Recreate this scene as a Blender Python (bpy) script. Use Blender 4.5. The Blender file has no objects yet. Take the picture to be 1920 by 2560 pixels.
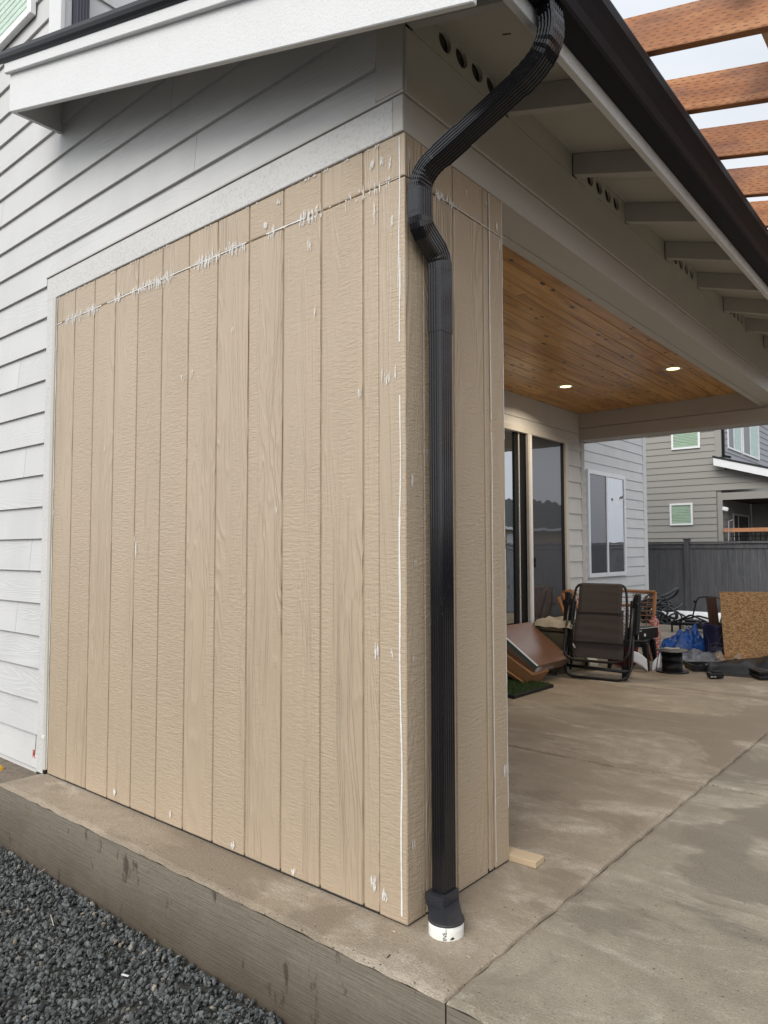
import bpy, bmesh, math, random
from mathutils import Vector, Matrix, noise as mnoise
random.seed(7)
sc = bpy.context.scene
COL = sc.collection
# ------------------------------------------------------------------ camera
FPX, CX, CY = 1797.67, 960.0, 1280.0            # focal length in photo pixels, 1920 x 2560
CAM = Vector((1.4466, -1.8360, 1.1878))
_y, _p, _r = -0.6978, 0.0542, -0.0021
_f = Vector((math.sin(_y)*math.cos(_p), math.cos(_y)*math.cos(_p), math.sin(_p)))
_rt = Vector((math.cos(_y), -math.sin(_y), 0)); _up = _rt.cross(_f)
RT = _rt*math.cos(_r) + _up*math.sin(_r); UP = _up*math.cos(_r) - _rt*math.sin(_r)
cd = bpy.data.cameras.new('camera'); cam = bpy.data.objects.new('camera', cd); COL.objects.link(cam)
m = Matrix.Identity(4)
for i in range(3):
    m[i][0], m[i][1], m[i][2], m[i][3] = RT[i], UP[i], -_f[i], CAM[i]
cam.matrix_world = m
cd.sensor_fit = 'VERTICAL'; cd.sensor_height = 36; cd.lens = 36*FPX/2560
cd.clip_start = .05; cd.clip_end = 500
sc.camera = cam
# ------------------------------------------------------------------ world, sun, exposure
SUN_EL, SUN_AZ = math.radians(40), math.radians(170)     # azimuth measured from +Y towards +X
w = bpy.data.worlds.new('World'); sc.world = w; w.use_nodes = True
nt = w.node_tree; nt.nodes.clear()
def WN(t, **k):
    n = nt.nodes.new(t)
    for a, b in k.items(): setattr(n, a, b)
    return n
sky = WN('ShaderNodeTexSky', sky_type='NISHITA', sun_disc=False, sun_elevation=SUN_EL, sun_rotation=SUN_AZ)
sky.air_density = 1.5; sky.dust_density = 3
hs = WN('ShaderNodeHueSaturation'); hs.inputs['Saturation'].default_value = .35
tc = WN('ShaderNodeTexCoord'); mp = WN('ShaderNodeMapping'); mp.inputs['Scale'].default_value = (1, 1, 2.6)
cn = WN('ShaderNodeTexNoise'); cn.inputs['Scale'].default_value = 1.7; cn.inputs['Detail'].default_value = 5
cr = WN('ShaderNodeValToRGB')
cr.color_ramp.elements[0].position = .3; cr.color_ramp.elements[0].color = (5.9, 6.3, 6.9, 1)
cr.color_ramp.elements[1].position = .72; cr.color_ramp.elements[1].color = (8.9, 9.1, 9.4, 1)
mx = WN('ShaderNodeMixRGB'); mx.inputs[0].default_value = .82
dt = WN('ShaderNodeVectorMath', operation='DOT_PRODUCT'); dt.inputs[1].default_value = (math.sin(SUN_AZ)*math.cos(SUN_EL), math.cos(SUN_AZ)*math.cos(SUN_EL), math.sin(SUN_EL))
mr = WN('ShaderNodeMapRange'); mr.inputs['From Min'].default_value = -.4; mr.inputs['From Max'].default_value = 1; mr.inputs['To Min'].default_value = .74; mr.inputs['To Max'].default_value = 1.12
vm = WN('ShaderNodeVectorMath', operation='SCALE')
bg = WN('ShaderNodeBackground'); bg.inputs['Strength'].default_value = .12
wo = WN('ShaderNodeOutputWorld')
L = nt.links.new
L(sky.outputs[0], hs.inputs['Color']); L(tc.outputs['Generated'], mp.inputs[0]); L(mp.outputs[0], cn.inputs['Vector'])
L(cn.outputs['Fac'], cr.inputs[0]); L(hs.outputs[0], mx.inputs[1]); L(cr.outputs[0], mx.inputs[2])
L(tc.outputs['Generated'], dt.inputs[0]); L(dt.outputs['Value'], mr.inputs['Value']); L(mx.outputs[0], vm.inputs[0]); L(mr.outputs[0], vm.inputs['Scale']); L(vm.outputs[0], bg.inputs[0]); L(bg.outputs[0], wo.inputs[0])
sd = bpy.data.lights.new('sun', 'SUN'); so = bpy.data.objects.new('sun', sd); COL.objects.link(so)
sd.energy = 1.5; sd.angle = math.radians(38); sd.color = (1, .97, .93)
_sv = Vector((math.sin(SUN_AZ)*math.cos(SUN_EL), math.cos(SUN_AZ)*math.cos(SUN_EL), math.sin(SUN_EL)))
so.rotation_euler = _sv.to_track_quat('Z', 'Y').to_euler()
sc.view_settings.view_transform = 'Standard'; sc.view_settings.look = 'None'
sc.view_settings.exposure = 0.55; sc.view_settings.gamma = 1; sc.view_settings.use_curve_mapping = False

# ------------------------------------------------------------------ helpers
def P(u, v, x=None, y=None, z=None):
    "world point of a photo pixel on the plane x, y or z = const"
    d = RT*((u-CX)/FPX) + UP*(-(v-CY)/FPX) + _f
    for i, c in enumerate((x, y, z)):
        if c is not None: t = (c-CAM[i])/d[i]
    return CAM + d*t

class MB:
    def __init__(s): s.v = []; s.f = []
    def add(s, vs, fs):
        o = len(s.v); s.v += [tuple(a) for a in vs]; s.f += [tuple(i+o for i in f) for f in fs]; return s
    def box(s, x0, x1, y0, y1, z0, z1):
        return s.add([(x0,y0,z0),(x1,y0,z0),(x1,y1,z0),(x0,y1,z0),(x0,y0,z1),(x1,y0,z1),(x1,y1,z1),(x0,y1,z1)],
                     [(0,3,2,1),(4,5,6,7),(0,1,5,4),(1,2,6,5),(2,3,7,6),(3,0,4,7)])
    def obox(s, c, ax, ay, az):
        "box from centre and three half-axis vectors"
        c, ax, ay, az = map(Vector, (c, ax, ay, az)); vs = []
        for k in (-1, 1):
            for i, j in ((-1,-1),(1,-1),(1,1),(-1,1)): vs.append(c+ax*i+ay*j+az*k)
        return s.add(vs, [(0,3,2,1),(4,5,6,7),(0,1,5,4),(1,2,6,5),(2,3,7,6),(3,0,4,7)])
    def bar(s, a, b, w, h, up=(0,0,1)):
        a, b, up = Vector(a), Vector(b), Vector(up); d = (b-a).normalized()
        n = d.cross(up).normalized(); u = n.cross(d)
        return s.obox((a+b)/2, (b-a)/2, n*w/2, u*h/2)
    def prism(s, poly, vec):
        n = len(poly); vec = Vector(vec); vs = [Vector(q) for q in poly] + [Vector(q)+vec for q in poly]
        return s.add(vs, [tuple(range(n))[::-1], tuple(range(n, 2*n))] + [(i, (i+1) % n, n+(i+1) % n, n+i) for i in range(n)])
    def tube(s, pts, r, n=8, closed=False, flat=1.0):
        pts = [Vector(q) for q in pts]; m_ = len(pts); rings = []; prev = None
        for i, q in enumerate(pts):
            if closed: d = pts[(i+1) % m_]-pts[i-1]
            else: d = pts[min(i+1, m_-1)]-pts[max(i-1, 0)]
            d.normalize()
            if prev is None:
                a = d.orthogonal().normalized()
            else:
                a = (prev - d*prev.dot(d))
                a = a.normalized() if a.length > 1e-6 else d.orthogonal().normalized()
            prev = a; b = d.cross(a); rr = r[i] if isinstance(r, (list, tuple)) else r
            rings.append([q + (a*math.cos(2*math.pi*k/n) + b*math.sin(2*math.pi*k/n)*flat)*rr for k in range(n)])
        vs = [p for rg in rings for p in rg]; fs = []
        for i in range(m_ if closed else m_-1):
            j = (i+1) % m_
            for k in range(n): fs.append((i*n+k, i*n+(k+1) % n, j*n+(k+1) % n, j*n+k))
        if not closed: fs += [tuple(range(n))[::-1], tuple(range((m_-1)*n, m_*n))]
        return s.add(vs, fs)
    def lathe(s, c, prof, n=24, axis=(0,0,1)):
        c = Vector(c); ax = Vector(axis).normalized(); a = ax.orthogonal().normalized(); b = ax.cross(a); vs = []; fs = []
        for r, h in prof:
            for k in range(n):
                t = 2*math.pi*k/n; vs.append(c + ax*h + (a*math.cos(t)+b*math.sin(t))*r)
        for i in range(len(prof)-1):
            for k in range(n): fs.append((i*n+k, i*n+(k+1) % n, (i+1)*n+(k+1) % n, (i+1)*n+k))
        fs += [tuple(range(n))[::-1], tuple(range((len(prof)-1)*n, len(prof)*n))]
        return s.add(vs, fs)
    def grid(s, fn, nu, nv):
        vs = [fn(i/nu, j/nv) for j in range(nv+1) for i in range(nu+1)]
        fs = [(j*(nu+1)+i, j*(nu+1)+i+1, (j+1)*(nu+1)+i+1, (j+1)*(nu+1)+i) for j in range(nv) for i in range(nu)]
        return s.add(vs, fs)
    def build(s, name, mt, parent=None, bevel=0, smooth=False, stuff=False, label=None, solid=0, seg=1):
        me = bpy.data.meshes.new(name); me.from_pydata(s.v, [], s.f); me.update()
        o = bpy.data.objects.new(name, me); COL.objects.link(o)
        if mt: me.materials.append(mt)
        if smooth:
            for p in me.polygons: p.use_smooth = True
        if parent: o.parent = parent; o.matrix_parent_inverse = parent.matrix_world.inverted()
        if solid:
            q = o.modifiers.new('s', 'SOLIDIFY'); q.thickness = solid; q.offset = 0
        if bevel:
            q = o.modifiers.new('b', 'BEVEL'); q.width = bevel; q.segments = seg; q.limit_method = 'ANGLE'; q.angle_limit = math.radians(40)
        if stuff: o['kind'] = 'stuff'
        if label: o['label'] = label
        return o
def thing(name, label, cat, loc=(0,0,0), group=None):
    o = bpy.data.objects.new(name, None); COL.objects.link(o); o.location = loc
    o.matrix_world = Matrix.Translation(Vector(loc)); o.empty_display_size = .1
    o['label'] = label; o['category'] = cat
    if group: o['group'] = group
    return o
def tag(o, label, cat, group=None):
    o['label'] = label; o['category'] = cat
    if group: o['group'] = group
    return o
def struct(o): o['kind'] = 'structure'; return o
def text_mb(txt, size, fn, depth=.001):
    "flat lettering as mesh; fn maps (x, y) of the text plane to world"
    cu = bpy.data.curves.new('t', 'FONT'); cu.body = txt; cu.size = size; cu.resolution_u = 2; cu.offset = size*.012
    o = bpy.data.objects.new('t', cu); COL.objects.link(o)
    dg = bpy.context.evaluated_depsgraph_get(); me = bpy.data.meshes.new_from_object(o.evaluated_get(dg))
    b = MB(); b.add([fn(v.co.x, v.co.y) for v in me.vertices], [tuple(p.vertices) for p in me.polygons])
    bpy.data.objects.remove(o); bpy.data.curves.remove(cu); bpy.data.meshes.remove(me)
    return b
def holed_plate(w_, h_, holes, th, fn):
    "plate w x h with round holes [(x, y, r)], mapped to world by fn(x, y, depth)"
    cu = bpy.data.curves.new('h', 'CURVE'); cu.dimensions = '2D'; cu.fill_mode = 'BOTH'; cu.extrude = th/2
    def poly(pts):
        s_ = cu.splines.new('POLY'); s_.points.add(len(pts)-1)
        for i, (a, b) in enumerate(pts): s_.points[i].co = (a, b, 0, 1)
        s_.use_cyclic_u = True
    poly([(0,0),(w_,0),(w_,h_),(0,h_)])
    for hx, hy, r in holes: poly([(hx+r*math.cos(t*math.pi/12), hy+r*math.sin(t*math.pi/12)) for t in range(24)])
    o = bpy.data.objects.new('h', cu); COL.objects.link(o)
    dg = bpy.context.evaluated_depsgraph_get(); me = bpy.data.meshes.new_from_object(o.evaluated_get(dg))
    b = MB(); b.add([fn(v.co.x, v.co.y, v.co.z) for v in me.vertices], [tuple(p.vertices) for p in me.polygons])
    bpy.data.objects.remove(o); bpy.data.curves.remove(cu); bpy.data.meshes.remove(me)
    return b

# ------------------------------------------------------------------ materials
class G:
    def __init__(s, name):
        s.m = bpy.data.materials.new(name); s.m.use_nodes = True; s.t = s.m.node_tree; s.n = s.t.nodes
        s.b = s.n['Principled BSDF']; s._c = None; s.out = s.n['Material Output']
    def N(s, t, **k):
        n = s.n.new(t)
        for a, b in k.items():
            if hasattr(n, a) and not isinstance(b, dict): setattr(n, a, b)
        return n
    def L(s, a, b): s.t.links.new(a, b)
    def coord(s, scale=(1,1,1), rnd=True, rot=(0,0,0)):
        c = s.N('ShaderNodeTexCoord'); m_ = s.N('ShaderNodeMapping'); m_.inputs['Scale'].default_value = scale
        m_.inputs['Rotation'].default_value = rot
        if rnd:
            oi = s.N('ShaderNodeObjectInfo'); a = s.N('ShaderNodeVectorMath', operation='MULTIPLY_ADD')
            a.inputs[1].default_value = (31, 17, 23); cmb = s.N('ShaderNodeCombineXYZ')
            for i in range(3): s.L(oi.outputs['Random'], cmb.inputs[i])
            s.L(cmb.outputs[0], a.inputs[0]); s.L(c.outputs['Object'], a.inputs[2]); s.L(a.outputs[0], m_.inputs[0])
        else: s.L(c.outputs['Object'], m_.inputs[0])
        return m_.outputs[0]
    def noise(s, vec, scale, detail=4, rough=.55, dist=0):
        n = s.N('ShaderNodeTexNoise'); n.inputs['Scale'].default_value = scale; n.inputs['Detail'].default_value = detail
        n.inputs['Roughness'].default_value = rough; n.inputs['Distortion'].default_value = dist; s.L(vec, n.inputs['Vector'])
        return n.outputs['Fac']
    def math(s, op, a, b=None, c=None, clamp=False):
        n = s.N('ShaderNodeMath', operation=op); n.use_clamp = clamp
        for i, q in enumerate((a, b, c)):
            if q is None: continue
            if isinstance(q, (int, float)): n.inputs[i].default_value = q
            else: s.L(q, n.inputs[i])
        return n.outputs[0]
    def ramp(s, f, stops):
        r = s.N('ShaderNodeValToRGB'); e = r.color_ramp.elements
        while len(e) < len(stops): e.new(.5)
        for i, (p, c) in enumerate(stops):
            e[i].position = p; e[i].color = (*c, 1) if isinstance(c, tuple) else (c, c, c, 1)
        s.L(f, r.inputs[0]); return r.outputs[0]
    def mix(s, f, a, b, mode='MIX'):
        n = s.N('ShaderNodeMixRGB', blend_type=mode)
        for i, q in enumerate((f, a, b)):
            if isinstance(q, (int, float)): n.inputs[i].default_value = q if i == 0 else (q, q, q, 1)
            elif isinstance(q, tuple): n.inputs[i].default_value = (*q, 1)
            else: s.L(q, n.inputs[i])
        return n.outputs[0]
    def bump(s, h, dist=.002, st=1, prev=None):
        n = s.N('ShaderNodeBump'); n.inputs['Distance'].default_value = dist; n.inputs['Strength'].default_value = st
        s.L(h, n.inputs['Height'])
        if prev is not None: s.L(prev, n.inputs['Normal'])
        return n.outputs[0]
    def set(s, col=None, rough=None, nrm=None, **k):
        for key, q in (('Base Color', col), ('Roughness', rough), ('Normal', nrm), *[(a.replace('_', ' '), b) for a, b in k.items()]):
            if q is None: continue
            if isinstance(q, (int, float)): s.b.inputs[key].default_value = q
            elif isinstance(q, tuple): s.b.inputs[key].default_value = (*q, 1)
            else: s.L(q, s.b.inputs[key])
        return s.m

def plain(name, col, rough=.6, var=.12, vs=6, bump=0, bs=80, metal=0, stretch=(1,1,1), spec=.5):
    g = G(name); v = g.coord(stretch); n = g.noise(v, vs, 5)
    c = g.mix(g.ramp(n, [(.3, 0.), (.7, 1.)]), tuple(x*(1-var) for x in col), tuple(min(1, x*(1+var)) for x in col))
    nr = g.bump(g.noise(v, bs, 3), bump) if bump else None
    rr = g.math('MULTIPLY_ADD', n, .15, rough-.07)
    return g.set(c, rr, nr, Metallic=metal, Specular_IOR_Level=spec)

def grained(name, col, along, rough=.55, amp=.0016, crev=.12, rings=26, mottled=0.0):
    "painted board embossed with cedar grain running along axis 0, 1 or 2"
    g = G(name); sc1 = [1, 1, 1]; sc1[along] = .10; sc2 = [1, 1, 1]; sc2[along] = .035; sc3 = [1, 1, 1]; sc3[along] = 5.0
    v1 = g.coord(tuple(sc1)); v2 = g.coord(tuple(sc2)); v3 = g.coord(tuple(sc3))
    big = g.noise(v1, 7, 3, .5, .6)
    ring = g.math('SINE', g.math('MULTIPLY', big, rings*6.283))
    ring = g.math('MULTIPLY_ADD', ring, .5, .5); ring = g.math('POWER', ring, 2.2)
    fib = g.noise(v2, 210, 2, .6)
    rip = g.noise(v3, 22, 3, .6, .5)
    mask = g.ramp(g.noise(v1, 5, 2), [(.46, .12), (.62, 1.)])
    h = g.math('ADD', g.math('MULTIPLY', g.math('MULTIPLY', ring, mask), .60), g.math('MULTIPLY', fib, .38))
    h = g.math('ADD', h, g.math('MULTIPLY', g.math('MULTIPLY', rip, g.math('SUBTRACT', 1.0, mask)), .9))
    c = g.mix(g.math('MULTIPLY', g.ramp(h, [(.25, 1.), (.75, 0.)]), crev), col, tuple(x*.45 for x in col))  # crevices of the embossed grain darkened in the colour, as shade
    big2 = g.noise(g.coord((1,1,.5)), 2.6, 5)
    c = g.mix(g.ramp(big2, [(.3, 0.), (.75, 1.)]), c, g.mix(.8, c, tuple(min(1, x*1.13) for x in col)))
    oi = g.N('ShaderNodeObjectInfo'); c = g.mix(g.math('MULTIPLY', oi.outputs['Random'], .035), c, tuple(x*.35 for x in col))
    if mottled:
        sp = g.ramp(g.noise(g.coord((1,1,1)), 38, 6, .75), [(.45, 0.), (.62, 1.)])
        c = g.mix(g.math('MULTIPLY', sp, mottled), c, (.62, .62, .60))
    return g.set(c, g.math('MULTIPLY_ADD', h, .18, rough-.05), g.bump(h, amp, 1))

def roughsawn(name, col, dots=.1, amp=.0012, sc_=190):
    g = G(name); v = g.coord((1,1,1)); n = g.noise(v, sc_, 4, .7); n2 = g.noise(v, 900*0+330, 2)
    h = g.math('ADD', n, g.math('MULTIPLY', n2, .4))
    c = g.mix(g.math('MULTIPLY', g.ramp(n, [(.36, 1.), (.5, 0.)]), dots), col, tuple(x*.55 for x in col))
    c = g.mix(g.ramp(g.noise(v, 3, 4), [(.3, 0.), (.7, .5)]), c, tuple(min(1, x*1.08) for x in col))
    return g.set(c, .7, g.bump(h, amp, 1))

BEIGE = (.398, .313, .221)
M_panel = grained('beige_embossed_paint', BEIGE, 2, rough=.36, amp=.0043, crev=.03, rings=16)
M_groove = plain('beige_groove_shade', (.31, .24, .16), .6)  # groove backing darker than the panels, groove shade put into its colour
M_side_x = grained('pale_grey_siding_x', (.515, .51, .495), 0, rough=.55, amp=.0011, crev=.10, rings=18)
M_side_y = grained('pale_grey_siding_y', (.60, .60, .59), 1, rough=.55, amp=.0011, crev=.10, rings=18)
M_frieze = roughsawn('primed_grey_board', (.55, .54, .515), .6, .002, 90)
M_trim = roughsawn('white_rough_trim', (.64, .64, .63), .22, .0016, 120)
M_smooth = grained('painted_eave_wood', (.46, .44, .39), 1, rough=.5, amp=.0006, crev=.06)
M_smoothx = grained('painted_rafter_wood', (.44, .42, .385), 0, rough=.5, amp=.0006, crev=.08)
M_beam = plain('painted_beam', (.50, .475, .43), .45, .06, 3, .0006, 60, stretch=(1,.15,1))
M_beamx = plain('painted_far_beam', (.47, .43, .39), .45, .06, 3, .0006, 60, stretch=(.15,1,1))
M_black = plain('black_gutter_metal', (.006, .006, .007), .42, .2, 4, spec=.22)
M_blackw = plain('black_soffit_metal', (.017, .017, .021), .55, .1, 4, spec=.14)
def wet_black():
    g = G('black_downspout_metal'); v = g.coord((1,1,1), False)
    d = g.ramp(g.noise(v, 260, 2, .7), [(.66, 0.), (.72, 1.)])
    return g.set(g.mix(g.noise(v, 5), (.004, .004, .005), (.010, .010, .012)), g.math('MULTIPLY_ADD', d, -.08, .16),
                 g.bump(d, .0006, .6), Specular_IOR_Level=.55)
M_spout = wet_black()
M_shingle = plain('shingle', (.022, .027, .026), .9, .5, 60, .003, 200)
M_vinyl = plain('white_vinyl', (.78, .78, .78), .35, .03)
M_warmvinyl = plain('tan_vinyl', (.58, .565, .54), .4, .05)
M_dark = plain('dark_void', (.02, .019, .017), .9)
M_ventbk = plain('vent_cavity', (.055, .05, .042), .9)
M_caulk = plain('white_caulk', (.70, .69, .66), .6, .05)
def smear_mat():
    g = G('caulk_smear'); v = g.coord((1,1,.14), False)
    a = g.ramp(g.noise(v, 190, 4, .7), [(.34, 0.), (.58, .92)])
    g.L(a, g.b.inputs['Alpha']); return g.set((.72, .70, .66), .7)
M_smear = smear_mat()

def ceiling_wood():
    g = G('stained_pine_plank'); v = g.coord((3.2, .22, 3.2)); vb = g.coord((1, .5, 1))
    n = g.noise(v, 6, 5, .6, .8)
    c = g.ramp(n, [(.30, (.36, .165, .036)), (.5, (.62, .315, .080)), (.70, (.80, .47, .16))])
    oi = g.N('ShaderNodeObjectInfo'); c = g.mix(g.math('MULTIPLY', oi.outputs['Random'], .6), c, g.mix(1.0, c, (.66, .54, .46), 'MULTIPLY'))
    k = g.N('ShaderNodeTexVoronoi'); k.inputs['Scale'].default_value = 10.5; g.L(g.coord((1.4, .6, 1)), k.inputs['Vector'])
    kn = g.ramp(g.math('ADD', k.outputs['Distance'], g.math('MULTIPLY', g.noise(vb, 30), .08)), [(.19, 1.), (.26, 0.)])
    kx = g.N('ShaderNodeSeparateXYZ'); g.L(k.outputs['Color'], kx.inputs[0])
    kn = g.math('MULTIPLY', kn, g.math('GREATER_THAN', kx.outputs[0], .35))
    c = g.mix(kn, c, (.06, .022, .008))
    return g.set(c, .36, g.bump(n, .0008), Coat_Weight=.3, Coat_Roughness=.2)
M_ceil = ceiling_wood()

def treated():
    "pressure treated lumber with rows of incising cuts, boards run along x"
    g = G('incised_treated_lumber'); v = g.coord((.5, 4, 4)); n = g.noise(v, 4, 5, .6, 1.2)
    c = g.ramp(n, [(.30, (.19, .062, .022)), (.5, (.42, .165, .062)), (.70, (.62, .31, .14))])
    tcn = g.N('ShaderNodeTexCoord'); sx = g.N('ShaderNodeSeparateXYZ'); g.L(tcn.outputs['Object'], sx.inputs[0])
    # rows in local height, staggered dashes in x
    row = g.math('MULTIPLY', sx.outputs[2], 84.0); ri = g.math('FLOOR', row); rf = g.math('FRACT', row)
    xx = g.math('ADD', g.math('ADD', g.math('MULTIPLY', sx.outputs[0], 26.0), g.math('MULTIPLY', g.math('SINE', g.math('MULTIPLY', ri, 7.3)), 1.7)), g.math('MULTIPLY', g.noise(g.coord((1,1,6)), 3, 2), 2.0)); xf = g.math('FRACT', xx)
    rowm = g.math('MULTIPLY', g.math('GREATER_THAN', rf, .40), g.math('LESS_THAN', rf, .58))
    colm = g.math('LESS_THAN', xf, .40); cut = g.math('MULTIPLY', rowm, colm)
    geo = g.N('ShaderNodeNewGeometry'); sn = g.N('ShaderNodeSeparateXYZ'); g.L(geo.outputs['True Normal'], sn.inputs[0])
    side = g.math('GREATER_THAN', g.math('ABSOLUTE', sn.outputs[1]), .5); cut = g.math('MULTIPLY', cut, side)
    k = g.N('ShaderNodeTexVoronoi'); k.inputs['Scale'].default_value = 4.5; g.L(g.coord((.8, 1, 1)), k.inputs['Vector'])
    kd = g.math('ADD', k.outputs['Distance'], g.math('MULTIPLY', g.noise(v, 9), .07))
    ring = g.math('MULTIPLY', g.math('SINE', g.math('MULTIPLY', kd, 150.0)), g.ramp(kd, [(.1, .5), (.24, 0.)]))
    c = g.mix(g.math('ABSOLUTE', ring), c, (.20, .08, .035))
    c = g.mix(g.ramp(kd, [(.055, .85), (.085, 0.)]), c, (.13, .05, .025))
    c = g.mix(g.math('MULTIPLY', cut, .92), c, (.085, .03, .016))
    oi = g.N('ShaderNodeObjectInfo'); c = g.mix(g.math('MULTIPLY', oi.outputs['Random'], .45), c, (.24, .11, .055))
    st = g.ramp(g.noise(g.coord((.7, 2, 2)), 3, 4), [(.5, 0.), (.66, .6)]); c = g.mix(st, c, (.14, .075, .06))
    return g.set(c, .7, g.bump(g.math('SUBTRACT', g.math('MULTIPLY', n, .4), cut), .0025))
M_treated = treated()

def concrete(name, base, light, dark, wet, streak=(1,1,1)):
    g = G(name); v = g.coord((1,1,1), False); vs = g.coord((.30, 1, 1), False); vr = g.coord((.55, 1.3, 1), False)
    fine = g.noise(v, 160, 5, .75); mid = g.noise(v, 9, 6, .65); big = g.noise(vr, 1.7, 6, .62, .5); br = g.noise(vs, 150, 3, .6)
    c = g.mix(g.ramp(big, [(.40, 0.), (.60, 1.)]), base, dark)
    lt = g.math('ADD', g.noise(g.coord((.55, 1.4, 1), False, (0,0,.25)), 2.0, 8, .74, .8), g.math('MULTIPLY_ADD', fine, .16, -.08))
    c = g.mix(g.ramp(lt, [(.50, 0.), (.57, .35), (.68, .85)]), c, light)
    wt = g.math('ADD', g.noise(g.coord((.6, .95, 1), False, (0,0,.5)), 1.1, 7, .6, .9), g.math('MULTIPLY_ADD', fine, .08, -.04))
    c = g.mix(g.ramp(wt, [(.505, 0.), (.535, .75)]), c, wet)
    c = g.mix(g.ramp(mid, [(.36, .45), (.58, 0.)]), c, tuple(q*.62 for q in base))
    c = g.mix(g.math('MULTIPLY', g.ramp(br, [(.38, 1.), (.60, 0.)]), .22), c, tuple(q*.5 for q in dark))
    c = g.mix(g.ramp(fine, [(.57, 0.), (.70, .40)]), c, tuple(min(1, q*1.3) for q in light))
    c = g.mix(g.ramp(fine, [(.34, .7), (.46, 0.)]), c, tuple(q*.45 for q in dark))
    h = g.math('ADD', g.math('MULTIPLY', br, .7), fine)
    pit = g.ramp(g.noise(v, 75, 2), [(.27, 1.), (.31, 0.)]); c = g.mix(pit, c, tuple(q*.3 for q in dark)); h = g.math('SUBTRACT', h, pit)
    return g.set(c, g.ramp(big, [(.3, .75), (.7, .5)]), g.bump(h, .0040))
M_patio = concrete('patio_concrete', (.375, .306, .226), (.59, .52, .43), (.270, .214, .150), (.215, .168, .118))
M_patio_out = concrete('open_patio_concrete', (.345, .300, .228), (.57, .52, .435), (.250, .213, .157), (.185, .160, .120))
M_joint = plain('dirty_joint', (.15, .12, .09), .95, .3, 40)
def curb_face():
    g = G('formed_curb_concrete'); v = g.coord((.10, 1, 1), False); n = g.noise(g.coord((.035, 1, 1), False), 150, 3, .6, .12); n2_ = g.noise(g.coord((1,1,1), False), 60, 5, .7); n = g.math('ADD', g.math('MULTIPLY', n, .62), g.math('MULTIPLY', n2_, .38)); b = g.noise(g.coord((1,1,1), False), 2.4, 5)
    sx = g.N('ShaderNodeSeparateXYZ'); tcn = g.N('ShaderNodeTexCoord'); g.L(tcn.outputs['Object'], sx.inputs[0])
    c = g.mix(g.ramp(n, [(.3, 0.), (.7, 1.)]), (.120, .102, .076), (.205, .177, .134))
    low_brown = g.ramp(g.math('ADD', sx.outputs[2], g.math('MULTIPLY', b, .28)), [(0.0, 1.), (.09, 0.)])
    low_brown = g.ramp(g.math('ADD', g.math('MULTIPLY', sx.outputs[2], 3.0), g.math('ADD', b, .45)), [(.05, .85), (.75, 0.)])
    c = g.mix(low_brown, c, (.058, .040, .025))  # browner and darker towards the bottom
    sp = g.ramp(g.noise(g.coord((1.5, 1, .6), False), 9, 4, .6), [(.60, 0.), (.66, .85)]); c = g.mix(sp, c, (.045, .032, .02))
    gr = g.ramp(g.noise(g.coord((1,1,1), False), 8, 5), [(.6, 0.), (.75, .25)]); c = g.mix(gr, c, (.10, .10, .05))
    return g.set(c, .8, g.bump(n, .004))
M_curb = curb_face()
def gravel_mat(name):
    g = G(name); geo = g.N('ShaderNodeNewGeometry'); v = g.coord((1,1,1), False)
    c = g.ramp(geo.outputs['Random Per Island'], [(0., (.020, .023, .024)), (.5, (.066, .073, .074)), (.86, (.125, .135, .135)), (.975, (.17, .175, .17)), (.985, (.34, .30, .24)), (1., (.22, .18, .12))])
    c = g.mix(g.math('MULTIPLY', g.noise(v, 220, 4, .7), .5), c, (.055, .055, .05))
    return g.set(c, .62, g.bump(g.noise(v, 320, 4), .0015))
M_gravel = gravel_mat('dark_basalt_gravel')
def ground_mat():
    g = G('gravel_bed'); v = g.coord((1,1,1), False); k = g.N('ShaderNodeTexVoronoi'); k.inputs['Scale'].default_value = 55; g.L(v, k.inputs['Vector'])
    c = g.ramp(g.noise(v, 1.3, 6), [(.3, (.035, .036, .034)), (.7, (.075, .07, .058))])
    c = g.mix(g.ramp(k.outputs['Distance'], [(.0, 0.), (.5, .6)]), c, (.015, .015, .014))
    return g.set(c, .9, g.bump(k.outputs['Distance'], .012))
M_ground = ground_mat()
def glass(name, tint=(.012, .014, .016), ior=2.0, rough=.015, wav=.0):
    g = G(name); v = g.coord((1,1,.35)); nr = g.bump(g.noise(v, 3.5, 2), .004+wav, 1)
    return g.set(g.mix(g.noise(v, 2), tint, tuple(q*1.6 for q in tint)), rough, nr, IOR=ior, Specular_IOR_Level=.6)
def mirror_glass(name, fac, tint):
    g = G(name); d = g.b; gl = g.N('ShaderNodeBsdfGlossy'); gl.inputs['Roughness'].default_value = .015; mxs = g.N('ShaderNodeMixShader'); mxs.inputs[0].default_value = fac
    gl.inputs[0].default_value = (.92, .94, 1, 1); g.L(g.bump(g.noise(g.coord((1,1,.35)), 2.5, 2), .006), gl.inputs['Normal']); g.set(tint, .5)
    g.L(d.outputs[0], mxs.inputs[1]); g.L(gl.outputs[0], mxs.inputs[2]); g.L(mxs.outputs[0], g.out.inputs[0]); return g.m
M_glass = glass('window_glass'); M_glass2 = mirror_glass('door_glass', .55, (.012, .020, .018))
def screen_mat():
    g = mirror_glass('bug_screen', .16, (.022, .022, .026)); return g
M_screen = screen_mat()
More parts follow.
